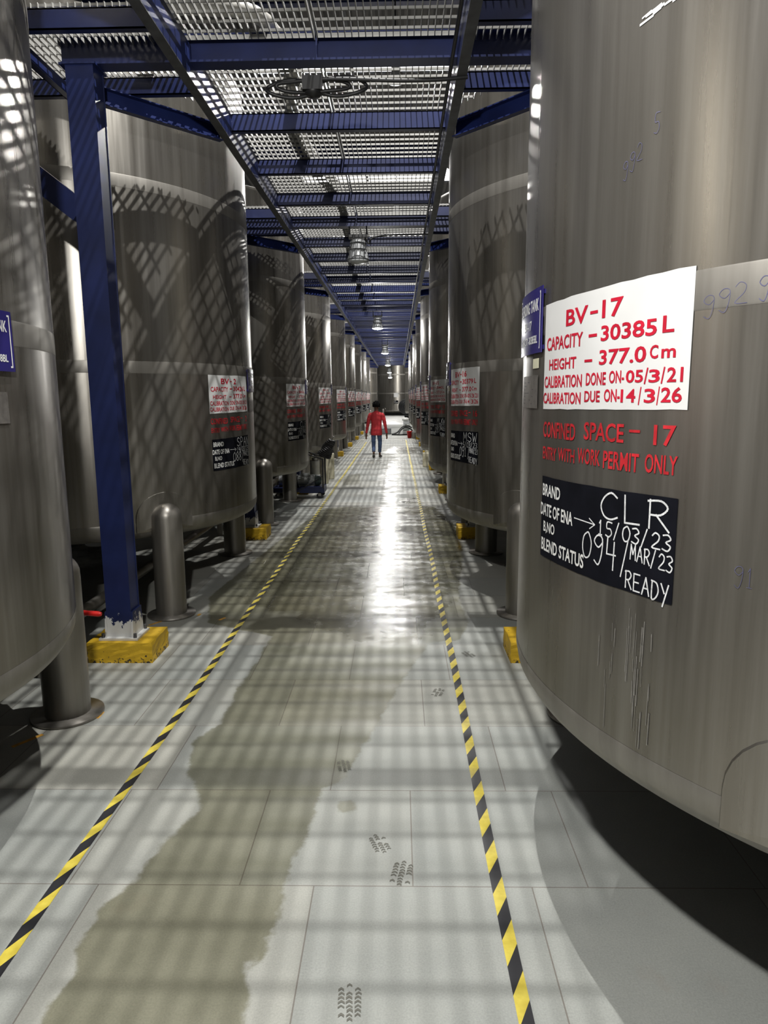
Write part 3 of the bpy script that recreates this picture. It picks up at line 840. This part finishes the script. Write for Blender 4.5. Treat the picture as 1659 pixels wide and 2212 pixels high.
for side, s_, xr in (('left', -1, RAIL_L - .035), ('right', 1, RAIL_R + .035)):
    P = side_poly(s_, xr); xa, xb_ = min(p[0] for p in P), max(p[0] for p in P)
    P2 = [(xr, -.435), (xr, .95), (xr + s_ * .47, .45), (xr + s_ * 1.6, .435), (xr + s_ * 1.6, -.435)]
    SGM[side] = grate(xa, xb_, -.435, .95, clip=P2).mesh('grating_panel', M['grate'])
for k in beam_ids[:-1]:
    for nm, me in (('left', GL), ('right', GR)):
        o = mobj('grating_panel', me); o.location = (0, yb(k), 0)
        tag(o, 'steel grating strip over the %s half of the aisle, %s' % (nm, 'just past the %s cross beam' % ORD[k + 1] if k >= 0 else 'overhead before the first cross beam'), 'grating', 'walkway grating')
for k in beam_ids:
    for side in ('left', 'right'):
        o = mobj('grating_panel', SGM[side]); o.location = (0, yb(k), 0)
        tag(o, 'small grating piece around the %s column head at the %s cross beam' % (side, ORD[k + 1] if k >= 0 else 'hidden nearest'), 'grating', 'side grating')
for i in range(2):
    o = mobj('grating_panel', (GL, GR)[i]); o.location = (0, yb(-2), 0)
    tag(o, 'steel grating overhead behind the camera, %s half' % ('left', 'right')[i], 'grating', 'walkway grating')

# things lying on the grating
b = MB(); pts = [(-1.6, 4.9, 3.9), (-1.32, 4.38, 3.92), (-1.06, 4.30, 3.90), (-.83, 4.36, 3.90), (-.74, 4.56, 3.90), (-.68, 5.0, 3.90), (-.72, 5.3, 3.90), (-.78, 5.6, 3.90), (-.81, 6.1, 3.90), (-.76, 6.8, 3.90), (-.66, 7.4, 3.90), (-.60, 8.2, 3.90), (-.64, 9.6, 3.90), (-.72, 11.5, 3.90), (-.70, 14, 3.90), (-.74, 18, 3.90)]
b.tube(spline(pts, 8), lambda i: .042 + .003 * (i % 2), 12)
tag(b.obj('hose', M['hose_white']), 'thick pale hose lying in a curve on top of the grating', 'hose')
# cable loops under the first beam
b = MB()
for cx, cz, rx, rz_, ph in ((-.62, 3.55, .16, .045, 0), (-.33, 3.56, .15, .05, 1.0), (-.50, 3.565, .22, .035, 2.0)):
    b.tube([(cx + rx * math.cos(t), yb(0) + .01 * math.sin(3 * t + ph), cz + rz_ * math.sin(t)) for t in np.linspace(0, 2 * PI, 40)[:-1]], .011, 8, closed=True)
b.tube(spline([(-.68, yb(0), 3.585), (-.4, yb(0) - .03, 3.59), (0.0, yb(0) - .03, 3.575), (.25, yb(0) - .02, 3.58), (.42, yb(0), 3.60)], 8), .012, 8)
tag(b.obj('cable_loop', M['blackcable']), 'loops of black cable tied under the first cross beam', 'cable')
b = MB().box(-.06, .06, -.05, .05, 0, .075); b.lathe([(.0, -.03), (.045, -.02), (.05, 0)], 16)
tag(mobj('junction_box', b.mesh('junction_box', M['black'])), 'small black junction box under the first cross beam by the cable loops', 'junction box').location = (-.50, yb(0), 3.53)

# ------------------------------------------------------------------ lamps
def lamp_meshes():
    d = {}
    b = MB().box(-.11, .11, -.05, .05, .30, .335)
    for s_ in (-1, 1): b.cyl((s_ * .10, 0, .335), (s_ * .10, 0, .36), .012, 8); b.bar((s_ * .085, 0, .31), (s_ * .085, 0, .09), .014, .006)
    d['bracket'] = b.mesh('bracket', M['black'])
    b = MB(); b.lathe([(.0, .285), (.075, .28), (.085, .265), (.085, .17), (.092, .165), (.088, .15), (.105, .085), (.118, .06), (.122, .05)], 28, caps=False)
    for i in range(14):
        a = 2 * PI * i / 14
        b.bar((.088 * math.cos(a), .088 * math.sin(a), .17), (.118 * math.cos(a), .118 * math.sin(a), .065), .005, .012)
    d['housing'] = b.mesh('housing', M['lampgrey'])
    b = MB().lathe([(.121, .05), (.122, .042), (.06, .022), (.0, .015)], 28, caps=False)
    d['glass'] = b.mesh('glass', M['lampglass']); d['glass_lit'] = MB().lathe([(.121, .05), (.122, .042), (.06, .022), (.0, .015)], 28, caps=False).mesh('lit_glass', M['bulb'])
    b = MB()
    for z, r in ((.24, .093), (.17, .098), (.06, .127)): b.tube([(r * math.cos(t), r * math.sin(t), z) for t in np.linspace(0, 2 * PI, 29)[:-1]], .0045, 6, closed=True)
    for i in range(6):
        a = 2 * PI * i / 6 + .2
        b.tube([(r * math.cos(a), r * math.sin(a), z) for r, z in ((.05, .29), (.09, .27), (.093, .24), (.098, .17), (.127, .06))], .004, 6)
    d['guard'] = b.mesh('wire_guard', M['dark_steel'])
    return d
LM = lamp_meshes()
def pt_light(name, loc, power, radius, parent, spot=None, col=(1, .985, .95)):
    l = bpy.data.lights.new(name, 'SPOT' if spot else 'POINT'); l.energy = power; l.shadow_soft_size = radius; l.color = col
    if spot: l.spot_size = math.radians(spot); l.spot_blend = .25
    o = bpy.data.objects.new(name, l); COL.objects.link(o); o.location = loc; o.parent = parent
    return o
ul = [(-.45, .47, 3.30, True), (-.46, 8.53, 3.29, False), (-.47, 16.6, 3.28, True), (-.45, 24.65, 3.20, True), (-.47, 32.7, 3.14, True), (-.5, 40.8, 3.08, True), (-.5, 44.8, 2.9, True)]
ULN = ['lit caged lamp above and behind the camera under the platform', 'unlit grey caged lamp hanging under the second cross beam', 'nearest lit caged lamp hanging over the aisle under the platform', 'second lit caged lamp down the aisle', 'third lit caged lamp down the aisle', 'fourth lit caged lamp down the aisle, close before the end tank', 'farthest lit caged lamp, low in front of the end tank']
for (x, y, z, lit), lab in zip(ul, ULN):
    t = thing('caged_lamp', lab, 'lamp', (x, y, z - .03), 0, 'lamps under the platform')
    mobj('bracket', LM['bracket'], t); mobj('housing', LM['housing'], t); mobj('wire_guard', LM['guard'], t)
    mobj('glass', LM['glass_lit'] if lit else LM['glass'], t)
    hang = ZBB - (z - .03)
    rod = MB()
    for s_ in (-1, 1): rod.cyl((s_ * .10, 0, .36), (s_ * .10, 0, max(.37, hang)), .008, 8)
    rod.obj('hanger', M['black'], t)
    if lit: pt_light('lamp_light', (0, 0, -.02), UNDER_W * (7.6 if y < 1 else 1.25 if y < 30 else 2.2), .05, t)
b = MB(); b.tube(spline([(-.38, 8.53, 3.56), (-.33, 8.53, 3.50), (-.30, 8.53, 3.56), (-.1, 8.55, 3.60), (.36, 8.53, 3.60)], 8), .010, 8)
tag(b.obj('lamp_cable', M['blackcable']), 'black cable from the unlit lamp to the right rail', 'cable')
for k in range(0, 6):  # farthest lamp of the row is added to brighten the far end
    y = 3.95 + 8.06 * k
    if y < -5: continue
    lab = {0: 'high lamp over the grating above the camera', 1: 'lit high lamp seen through the grating past the first cross beam'}.get(k, 'lit high lamp over the grating, %s down the aisle' % ORD[k])
    t = thing('high_bay_lamp', lab, 'lamp', (-.02, y, 6.66), 0, 'high lamps over the grating')
    MB().lathe([(.0, .30), (.06, .30), (.065, .28), (.065, .16), (.07, .15), (.10, .06), (.125, -.005)], 28, caps=False).obj('reflector', M['lampgrey'], t)
    MB().lathe([(.0, .135), (.05, .12), (.06, .09), (.045, .055), (.0, .04)], 20, caps=False).obj('bulb', M['bulb'], t)
    MB().cyl((0, 0, .30), (0, 0, ZR - 6.66 - .03), .012, 8).obj('hanging_rod', M['black'], t)
    pt_light('lamp_light', (0, 0, -.012), HALL_W, .021, t, 165)

# ------------------------------------------------------------------ floor markings
def tape(x, y0, y1, wob, lab):
    b = MB(); n = 120
    for i in range(n):
        a = y0 + (y1 - y0) * (i / n) ** 1.6; c = y0 + (y1 - y0) * ((i + 1) / n) ** 1.6
        xa, xb_ = x + wob(a), x + wob(c)
        b.add([(xa - .0225, a, .0015), (xa + .0225, a, .0015), (xb_ + .0225, c, .0015), (xb_ - .0225, c, .0015)], [(0, 1, 2, 3)])
    tag(b.obj('floor_marking_tape', M['tape']), lab, 'floor tape', 'aisle marking tapes')
tape(-1.232, .9, 27.0, lambda y: .004 * math.sin(y * 2.1) - .003 * math.sin(y), 'black and yellow striped tape on the floor along the left tanks')
tape(.352, .9, 28.3, lambda y: .004 * math.sin(y * 1.9) - .0022 * max(0, y - 7), 'black and yellow striped tape on the floor along the right tanks')
def shoe_print(x, y, rz, sc, lab, half=1.0):
    b = MB()
    for row in range(-4, 5):
        for colu in (-1, 0, 1):
            cx = colu * .031 + random.uniform(-.002, .002); cy = row * .0165
            hw = .0125 * (1 - .05 * abs(row))
            if abs(row) == 4 and colu != 0: continue
            if random.random() < .12 * half: continue
            k = .008; t_ = .0042 + random.uniform(-.001, .001)
            b.add([(cx - hw, cy - k, 0.0008), (cx, cy, 0.0008), (cx + hw, cy - k, 0.0008), (cx + hw, cy - k + 2 * t_, 0.0008), (cx, cy + 2 * t_, 0.0008), (cx - hw, cy - k + 2 * t_, 0.0008)], [(0, 1, 4, 5), (1, 2, 3, 4)])
    o = b.obj('shoe_print', M['tread']); o.location = (x, y, .0008); o.rotation_euler = (0, 0, rz); o.scale = (sc, sc * 1.1, 1)
    tag(o, lab, 'shoe print', 'damp shoe prints')
for px, rz, sc, lab in (((820, 1822), .35, .75, 'damp shoe print left of the right tape, the upper of the close pair'), ((868, 1886), -.15, .85, 'damp shoe print left of the right tape, the lower of the close pair'), ((755, 2165), .05, .8, 'damp shoe print at the bottom edge of the floor'),
                        ((1012, 1414), .4, .75, 'faint shoe print just right of the right tape, the farther one'), ((946, 1496), -.3, .75, 'faint shoe print just left of the right tape, beside the damp stain'), ((743, 1655), .2, .7, 'faint shoe print on the edge of the damp stain')):
    x, y = ground(*px); shoe_print(x, y, rz, sc, lab)
for i, (px, rz, L) in enumerate((((480, 1337), .5, .07), ((430, 1328), .1, .05), ((215, 1545), .0, .08), ((60, 1600), .6, .16), ((340, 1345), .6, .16), ((165, 1505), .5, .06))):
    x, y = ground(*px)
    o = MB().box(-.012, .012, -L / 2, L / 2, .0006, .0012).obj('paint_mark', M['orange']); o.location = (x, y, 0); o.rotation_euler = (0, 0, -rz)
    tag(o, 'small orange paint mark on the floor %s' % ('right of the near leg of BV-2', 'beside the foot plate of BV-2', 'in front of the yellow block', 'at the left edge in front of BV-1', 'just behind the yellow block', 'beside the foot plate of BV-1')[i], 'paint mark', 'orange floor marks')

# ------------------------------------------------------------------ things under and beside the tanks
b = MB(); b.tube([(-2.28, -1.5, .22), (-2.28, 33, .22)], .042, 16)
for y in np.arange(0.6, 33, 2.015): b.box(-2.31, -2.25, y - .03, y + .03, 0, .19)
tag(b.obj('pipe', M['leg']), 'long steel pipe on low supports beneath the left tanks', 'pipe')
b = MB(); b.tube([(2.2, -1.5, .10), (2.2, 31, .10)], .045, 16)
for y in np.arange(0.3, 31, 2.015): b.box(2.16, 2.24, y - .03, y + .03, 0, .06)
tag(b.obj('pipe', M['leg']), 'long steel pipe along the floor beneath the right tanks', 'pipe')
t = thing('ball_valve', 'valve with a red handle sticking out from behind BV-1', 'valve', (-2.16, 4.12, 0))
b = MB(); b.cyl((-.10, .0, 0), (-.10, .0, .43), .03, 16); b.lathe([(.03, .30), (.055, .31), (.06, .35), (.055, .39), (.03, .40)], 20, Matrix.Translation((-.10, 0, 0)))
b.obj('valve_body', M['leg'], t)
MB().bar((-.12, 0, .435), (.16, -.012, .428), .022, .008).obj('lever', M['black'], t)
MB().tube([(.12, -.01, .429), (.15, -.012, .428), (.30, -.02, .418), (.318, -.02, .417)], lambda i: (.010, .0155, .017, .012)[i], 12).obj('handle_grip', M['redplastic'], t)[ 'label'] = 'red rubber handle grip'
# cloth bundle under BV-2
def cloth_bundle(loc, sx, sy, sz, seed, lab):
    b = MB(); n, m_ = 28, 14; vs = []; fs = []
    for i in range(n):
        for j in range(m_ + 1):
            a = 2 * PI * i / n; e = (j / m_) * PI / 2
            p = Vector((math.cos(a) * math.cos(e), math.sin(a) * math.cos(e), math.sin(e)))
            q = mnoise.noise(p * 2.6 + Vector((seed, 0, 0))) * .45 + abs(mnoise.noise(p * 5 + Vector((0, seed, 0)))) * .4
            k = 1 + q
            vs.append((p.x * sx * k, p.y * sy * k, max(0.002, p.z * sz * k)))
    for i in range(n):
        for j in range(m_): fs.append((i * (m_ + 1) + j, ((i + 1) % n) * (m_ + 1) + j, ((i + 1) % n) * (m_ + 1) + j + 1, i * (m_ + 1) + j + 1))
    b.add(vs, fs, True); o = b.obj('cloth_bundle', M['cloth']); o.location = loc
    return tag(o, lab, 'cloth', 'cloths')
cloth_bundle((*ground(172, 1214), 0), .34, .26, .15, 3.1, 'crumpled white cloth on the dark floor beneath BV-2')

# pump trolley between BV-3 and BV-4
t = thing('pump_trolley', 'navy pump trolley with motor and handle beside tank BV-3', 'pump trolley', (-1.67, 12.07, 0)); t.scale = (.8, .62, .68)
fr = MB(); L0, L1, Wd = -.62, .46, .30
for y in (-Wd, Wd): fr.bar((L0, y, .22), (L1, y, .22), .05, .11)
for x in (L0, -.1, L1): fr.bar((x, -Wd, .22), (x, Wd, .22), .05, .11)
fr.box(L0, L1, -Wd, Wd, .255, .275); fr.box(-.05, L1 + .02, -Wd - .01, Wd + .01, .14, .30)
fr.obj('chassis', M['blue'], t)
hd = MB()
for y in (-Wd, Wd): hd.bar((L1, y, .25), (L1, y, 1.02), .035, .035, (1, 0, 0))
hd.bar((L1, -Wd, 1.0), (L1 - .43, -Wd, 1.17), .03, .03); hd.bar((L1, Wd, 1.0), (L1 - .43, Wd, 1.17), .03, .03); hd.bar((L1 - .43, -Wd, 1.17), (L1 - .43, Wd, 1.17), .03, .03)
hd.bar((-.12, -Wd - .02, .16), (L1, -Wd - .02, .58), .014, .02)
hd.obj('push_frame', M['black'], t)
MB().cyl((-.52, 0, .43), (-.16, 0, .43), .145, 28).obj('pump_housing', M['motor'], t)
mo = MB(); mo.cyl((-.11, 0, .44), (.26, 0, .44), .135, 28)
for i in range(16):
    a = 2 * PI * i / 16; mo.bar((-.09, .135 * math.cos(a), .44 + .135 * math.sin(a)), (.24, .135 * math.cos(a), .44 + .135 * math.sin(a)), .006, .03, (0, math.cos(a), math.sin(a)))
mo.box(-.02, .14, -.07, .07, .57, .62); mo.box(-.08, .24, -.12, .12, .275, .32)
mo.obj('motor', M['motor'], t)
MB().lathe([(.14, 0), (.145, .03), (.13, .10), (.06, .135), (0, .14)], 28, Matrix.Translation((.27, 0, .44)) @ Matrix.Rotation(PI / 2, 4, 'Y')).obj('fan_cover', M['motor_green'], t)
MB().lathe([(.03, -.05), (.15, -.045), (.16, 0), (.16, .012), (.03, .015)], 28, Matrix.Translation((-.13, 0, .43)) @ Matrix.Rotation(PI / 2, 4, 'Y')).obj('coupling_flange', M['black'], t)
for x in (L0 + .1, L1 - .08):
    for y in (-Wd + .02, Wd - .02):
        w = MB(); w.lathe([(.02, -.022), (.062, -.02), (.07, -.012), (.07, .012), (.062, .02), (.02, .022)], 24, Matrix.Translation((x, y, .07)) @ Matrix.Rotation(PI / 2, 4, 'X'))
        wo = w.obj('wheel', M['black'], t)
        MB().box(x - .03, x + .03, y - .03, y - .024, .07, .17).box(x - .03, x + .03, y + .024, y + .03, .07, .17).obj('caster_fork', M['leg'], wo)
MB().box(L1 + .022, L1 + .024, -.06, .08, .20, .29).obj('rating_plate', M['whiteplastic'], t)
# corrugated black hose coil stuck on the handle
b = MB(); ax0, ax1 = Vector((-1.30, 12.07, .72)), Vector((-1.15, 12.03, 1.0))
d_ = (ax1 - ax0).normalized(); u_ = d_.orthogonal().normalized(); w_ = d_.cross(u_); pts = []
turns = 11
for i in range(turns * 20):
    tt = i / (turns * 20); a = 2 * PI * i / 20
    rr = .112 - .065 * tt + .010 * math.sin(i * .9)
    pts.append(ax0 + (ax1 - ax0) * tt + (u_ * math.cos(a) + w_ * math.sin(a)) * rr)
b.tube(pts, lambda i: .016 + .004 * (i % 2), 8)
t2 = tag(b.obj('hose_coil', M['black']), 'tapering black coil of ribbed hose standing on the pump trolley handle', 'hose coil')
MB().cyl(ax0, ax1 + d_ * .07, .010, 10).obj('hose_lance', M['leg'], t2)

def drum(x, y, r, h, mat, lab, name='plastic_drum', lid=None, grp='plastic drums'):
    t = thing(name, lab, 'drum', (x, y, 0), 0, grp)
    prof = [(0, 0), (r * .93, 0), (r * .98, .015), (r, .04), (r, h * .3), (r * .97, h * .33), (r, h * .36), (r, h * .62), (r * .97, h * .65), (r, h * .68), (r, h * .93), (r * .92, h * .98), (0, h)]
    MB().lathe(prof, 36).obj('drum_body', mat, t)
    MB().lathe([(r * .55, h), (r * .55, h + .035), (r * .5, h + .045), (0, h + .045)], 28).obj('drum_lid', lid or mat, t)
    return t
drum(-1.50, 14.0, .085, .56, M['cream'], 'tall cream plastic drum behind the pump trolley, nearest the tape')
drum(-1.46, 14.85, .085, .56, M['cream'], 'second cream drum, close behind the tall one by BV-4')
drum(-1.74, 14.36, .10, .45, M['whiteplastic'], 'white plastic drum directly behind the pump motor')
drum(-1.93, 15.05, .10, .50, M['cream'], 'cream drum with a brown lid at the back of the drums', lid=plain('brown_lid', (.22, .11, .05), .5))
drum(.72, 17.32, .115, .36, M['cream'], 'cream plastic drum under BV-14 beside the right tape')
drum(-1.42, 31.2, .10, .40, M['whiteplastic'], 'small white drum far down by the left tanks')
# red bucket and pot
t = thing('bucket', 'red plastic bucket at the far right end of the aisle', 'bucket', (.48, 29.6, 0)); t.scale = (.74, .74, .92)
MB().lathe([(0, .0), (.115, 0), (.165, .30), (.172, .30), (.172, .315), (.158, .315), (.11, .015), (0, .012)], 32).obj('bucket_body', M['redplastic'], t)
MB().tube([(.165 * math.cos(a), .165 * math.sin(a) * .25 - .1, .31 - .02 * math.sin(a)) for a in np.linspace(0, PI, 14)], .004, 6).obj('bucket_handle', M['dark_steel'], t)
t = thing('cooking_pot', 'dark metal pot next to the red bucket', 'pot', (.69, 29.25, 0)); t.scale = (.8, .8, 1)
MB().lathe([(0, 0), (.13, 0), (.155, .02), (.155, .23), (.17, .24), (.15, .24), (.145, .03), (0, .02)], 32).obj('pot_body', M['leg'], t)
cloth_bundle((.69, 29.25, .24), .10, .09, .10, 8.4, 'white rag lying over the rim of the metal pot')

# far end: tiled platform, slab, pump, hoses, reel
struct(MB().box(-1.34, .42, 33.5, 49.6, 0, .42).obj('trim_5', M['marble']))
b = MB().box(-1.31, -.33, 32.55, 33.05, 0, .28)
tag(b.obj('stone_slab', M['slab'], bevel=.02), 'grey stone block standing in front of the white tiled platform', 'stone block')
t = thing('transfer_pump', 'grey pump with white top at the right end of the tiled platform', 'pump', (.36, 33.08, 0)); t.scale = (.85, .85, .95)
b = MB().box(-.18, .2, -.2, .2, .0, .08); b.cyl((-.16, 0, .28), (.2, 0, .28), .14, 24); b.obj('pump_housing', M['motor'], t)
MB().box(-.14, .2, -.16, .16, .46, .66).obj('control_box', M['lampgrey'], t)
MB().lathe([(.0, .80), (.1, .79), (.2, .73), (.21, .66), (0, .66)], 24).obj('cover', M['whiteplastic'], t)
b = MB().cyl((0, 0, .40), (0, 0, .47), .05, 12); b.obj('pump_neck', M['leg'], t)
for i, pts in enumerate((((-.30, 32.2, .03), (-.05, 32.3, .10), (.2, 32.5, .34), (.45, 32.6, .38), (.62, 32.7, .30)), ((.02, 31.9, .03), (.1, 32.1, .2), (.3, 32.3, .33), (.55, 32.5, .26), (.72, 32.4, .10)),
                         ((-.28, 31.8, .03), (.1, 31.6, .03), (.4, 31.8, .03), (.62, 32.0, .04), (.75, 32.3, .06)))):
    b = MB(); b.tube(spline(pts, 8), .035, 10)
    tag(b.obj('hose', M['black']), ('dark hose arching up to the pump at the far right', 'shorter dark hose arch in front of the pump', 'dark hose lying flat before the pump, behind the red bucket')[i], 'hose', 'pump hoses')
t = thing('hose_reel', 'dark round reel of hose on the right in front of the end tank', 'hose reel', (.30, 48.9, .42))
b = MB()
for r_ in (.18, .26, .34, .42, .50): b.tube([(.25 + r_ * math.cos(a), .0, .62 + r_ * math.sin(a)) for a in np.linspace(0, 2 * PI, 33)[:-1]], .04, 8, closed=True)
b.obj('coiled_hose', M['black'], t)
b = MB().bar((.25, .12, 0), (.25, .12, 1.15), .07, .05, (0, 1, 0)); b.box(-.05, .55, .02, .22, 0, .03); b.cyl((.25, -.08, .62), (.25, .14, .62), .06, 12); b.obj('reel_stand', M['dark_steel'], t)

# ------------------------------------------------------------------ person walking away
def skin_obj(name, verts, edges, radii, mat, parent, root=0, sub=1):
    me = bpy.data.meshes.new(name); me.from_pydata(verts, edges, []); me.update()
    o = mobj(name, me, parent)
    sk = o.modifiers.new('skin', 'SKIN'); sk.use_smooth_shade = True
    if not me.skin_vertices: me.skin_vertices.new()
    for i, sv in enumerate(me.skin_vertices[0].data):
        r = radii[i]; sv.radius = r if isinstance(r, tuple) else (r, r); sv.use_root = (i == root)
    s_ = o.modifiers.new('sub', 'SUBSURF'); s_.levels = sub; s_.render_levels = sub
    me.materials.append(mat)
    return o
def person():
    t = thing('person', 'person in a red long-sleeved shirt and blue jeans walking away down the aisle', 'person', (-.62, 19.85, 0))
    V = []; E = []; Rr = []
    def v(p, r, par=None):
        V.append(p); Rr.append(r); i = len(V) - 1
        if par is not None: E.append((par, i))
        return i
    hip = v((0, 0, .86), (.125, .09))
    bel = v((0, .01, .98), (.13, .088), hip); chest = v((.0, .02, 1.16), (.13, .085), bel); up = v((0, .02, 1.26), (.09, .06), chest)
    nk = v((.0, .025, 1.345), .05, up); jaw = v((0, .035, 1.40), .062, nk); hd = v((0, .03, 1.475), (.076, .088), jaw); tp = v((0, .02, 1.55), (.055, .07), hd)
    nose = v((0, .125, 1.445), .014, hd); chin = v((0, .105, 1.395), .024, jaw)
    earl = v((-.082, .02, 1.45), .014, hd); earr = v((.082, .02, 1.45), .014, hd)
    arms = {}
    for s_ in (-1, 1):
        sh = v((s_ * .155, .015, 1.225), .042, up)
        el = v((s_ * (.225 if s_ < 0 else .235), -.005 if s_ < 0 else .0, 1.01), .042, sh)
        wr = v((s_ * (.288 if s_ < 0 else .292), .02 if s_ < 0 else .06, .70), .027, el)
        pm = v((s_ * .292, .03 if s_ < 0 else .075, .64), (.034, .018), wr)
        for q, (dx, dy, l_) in enumerate(((-.024, .03, .075), (-.010, .018, .085), (.006, .006, .08), (.018, -.008, .062))):
            by = .03 if s_ < 0 else .075
            f1 = v((s_ * .294 + dx * .6, by + dy, .615), .0105, pm)
            f2 = v((s_ * .297 + dx * .7, by + dy + .008, .615 - l_ * .55), .0095, f1)
            v((s_ * .292 + dx * .75, by + dy + .022, .615 - l_), .0075, f2)
        th = v((s_ * .271, (.06 if s_ < 0 else .105), .655), .0105, pm); v((s_ * .267, (.08 if s_ < 0 else .125), .62), .009, th)
        arms[s_] = (sh, el, wr)
    # legs: right leg planted forward, left leg trailing with heel up
    lgs = {}
    for s_, kn, an, toe in ((-1, (-.085, .02, .46), (-.075, -.20, .115), (-.08, -.10, .03)), (1, (.095, .10, .47), (.085, .13, .085), (.115, .27, .03))):
        a = v((s_ * .085, 0, .79), .085, hip); k_ = v(kn, .046, a); c = v(((kn[0] + an[0]) / 2, (kn[1] + an[1]) / 2 - .025, (kn[2] + an[2]) / 2 + .05), .036, k_); n_ = v(an, .032, c); v(toe, .032, n_)
        lgs[s_] = (kn, an, toe)
    body = skin_obj('body', V, E, Rr, M['skin'], t)
    # shirt and jeans as closed lofted tubes around the body
    def loft(b, rings, n=24):
        vs = []; fs = []
        for (x, y, z, rx, ry) in rings:
            for j in range(n):
                a_ = 2 * PI * j / n
                f_ = 1 + .035 * mnoise.noise(Vector((math.cos(a_) * 2, math.sin(a_) * 2, z * 9)))
                vs.append((x + rx * f_ * math.cos(a_), y + ry * f_ * math.sin(a_), z))
        for i in range(len(rings) - 1):
            for j in range(n): fs.append((i * n + j, i * n + (j + 1) % n, (i + 1) * n + (j + 1) % n, (i + 1) * n + j))
        b.add(vs, fs, True)
    b = MB()
    loft(b, [(0, .005, .655, .150, .115), (0, .0, .66, .160, .125), (0, 0, .74, .163, .125), (0, .002, .86, .152, .117), (0, .008, .98, .147, .110), (0, .015, 1.08, .156, .112), (0, .018, 1.16, .170, .114), (0, .02, 1.22, .178, .108), (0, .02, 1.26, .165, .095), (0, .022, 1.295, .12, .078), (0, .025, 1.325, .064, .06), (0, .026, 1.345, .056, .054)])
    for s_ in (-1, 1):
        f_ = .03 if s_ < 0 else .075
        pts = spline([(s_ * .12, .018, 1.245), (s_ * .168, .015, 1.215), (s_ * .205, .006, 1.13), (s_ * .235, 0, 1.0), (s_ * .262, f_ * .4, .86), (s_ * .288, f_ * .85, .715)], 5)
        k_ = len(pts)
        b.tube(pts, lambda i: .052 + .014 * min(1, i / 5) - .034 * max(0, (i - 5) / (k_ - 6)) + .003 * math.sin(i * 1.9), 16)
    b.obj('shirt', M['shirt'], t)
    b = MB()
    loft(b, [(0, 0, .90, .125, .095), (0, -.005, .84, .138, .108), (0, -.008, .78, .146, .112), (0, -.005, .74, .145, .105), (0, 0, .705, .10, .075)])
    for s_ in (-1, 1):
        kn, an, toe = lgs[s_]; mid = [(p + q) / 2 for p, q in zip(kn, an)]
        pts = spline([(s_ * .07, -.008, .80), (s_ * .08, .0, .70), (s_ * .086, (kn[1] + .0) * .6, .58), kn, (mid[0], mid[1] - .016, mid[2] + .03), (an[0], an[1] + (.01 if s_ < 0 else -.008), an[2] + .085)], 5)
        k_ = len(pts)
        b.tube(pts, lambda i: .079 - .033 * (i / (k_ - 1)) + .0025 * math.sin(i * 2.3), 18)
    b.obj('jeans', M['jeans'], t)
    for s_ in (-1, 1):
        kn, an, toe = lgs[s_]
        if s_ > 0: vs = [(an[0], an[1] - .035, .045), (an[0] + .01, an[1] + .05, .05), (toe[0], toe[1] - .02, .038), (toe[0] + .008, toe[1] + .04, .03)]
        else: vs = [(an[0], an[1] - .05, .125), (an[0], an[1] + .03, .08), (toe[0], toe[1] - .01, .042), (toe[0], toe[1] + .045, .028)]
        skin_obj('shoe', vs, [(0, 1), (1, 2), (2, 3)], [(.036, .04), (.04, .042), (.042, .034), (.036, .024)], M['shoe'], t)
    # hair
    b = MB(); vs = []; fs = []; n, m_ = 28, 14
    for i in range(n):
        for j in range(m_ + 1):
            a = 2 * PI * i / n; e = -0.35 + (PI / 2 + .35) * j / m_
            p = Vector((math.cos(a) * math.cos(e), math.sin(a) * math.cos(e), math.sin(e)))
            if p.y > .35 and p.z < .35: e2 = .35 + .2 * j / m_; p = Vector((math.cos(a) * math.cos(e2), math.sin(a) * math.cos(e2) * .93, math.sin(e2)))
            k = 1 + .16 * mnoise.noise(p * 5.0) + .10 * max(0, p.z)
            vs.append((p.x * .106 * k, .02 + p.y * .114 * k, 1.485 + p.z * .116 * k))
    for i in range(n):
        for j in range(m_): fs.append((i * (m_ + 1) + j, ((i + 1) % n) * (m_ + 1) + j, ((i + 1) % n) * (m_ + 1) + j + 1, i * (m_ + 1) + j + 1))
    b.add(vs, fs, True)
    for q in range(26):
        a = random.uniform(0, 2 * PI); e = random.uniform(.25, 1.4)
        p = Vector((math.cos(a) * math.cos(e) * .095, .02 + math.sin(a) * math.cos(e) * .10, 1.485 + math.sin(e) * .112))
        d = (p - Vector((0, .02, 1.46))).normalized()
        b.tube([p, p + d * .02 + Vector((random.uniform(-.01, .01), 0, .004)), p + d * .032 + Vector((random.uniform(-.02, .02), 0, .0))], lambda i: (.014, .010, .003)[i], 6)
    b.obj('hair', M['hair'], t)
    # face
    f = MB()
    for s_ in (-1, 1): f.lathe([(0, -.009), (.007, -.006), (.009, 0), (.007, .006), (0, .009)], 10, Matrix.Translation((s_ * .03, .108, 1.465)))
    f.obj('eyes', M['white_paint'], t)
    f = MB().bar((-.022, .118, 1.412), (.022, .118, 1.412), .008, .007); f.obj('mouth', M['redplastic'], t)
person()
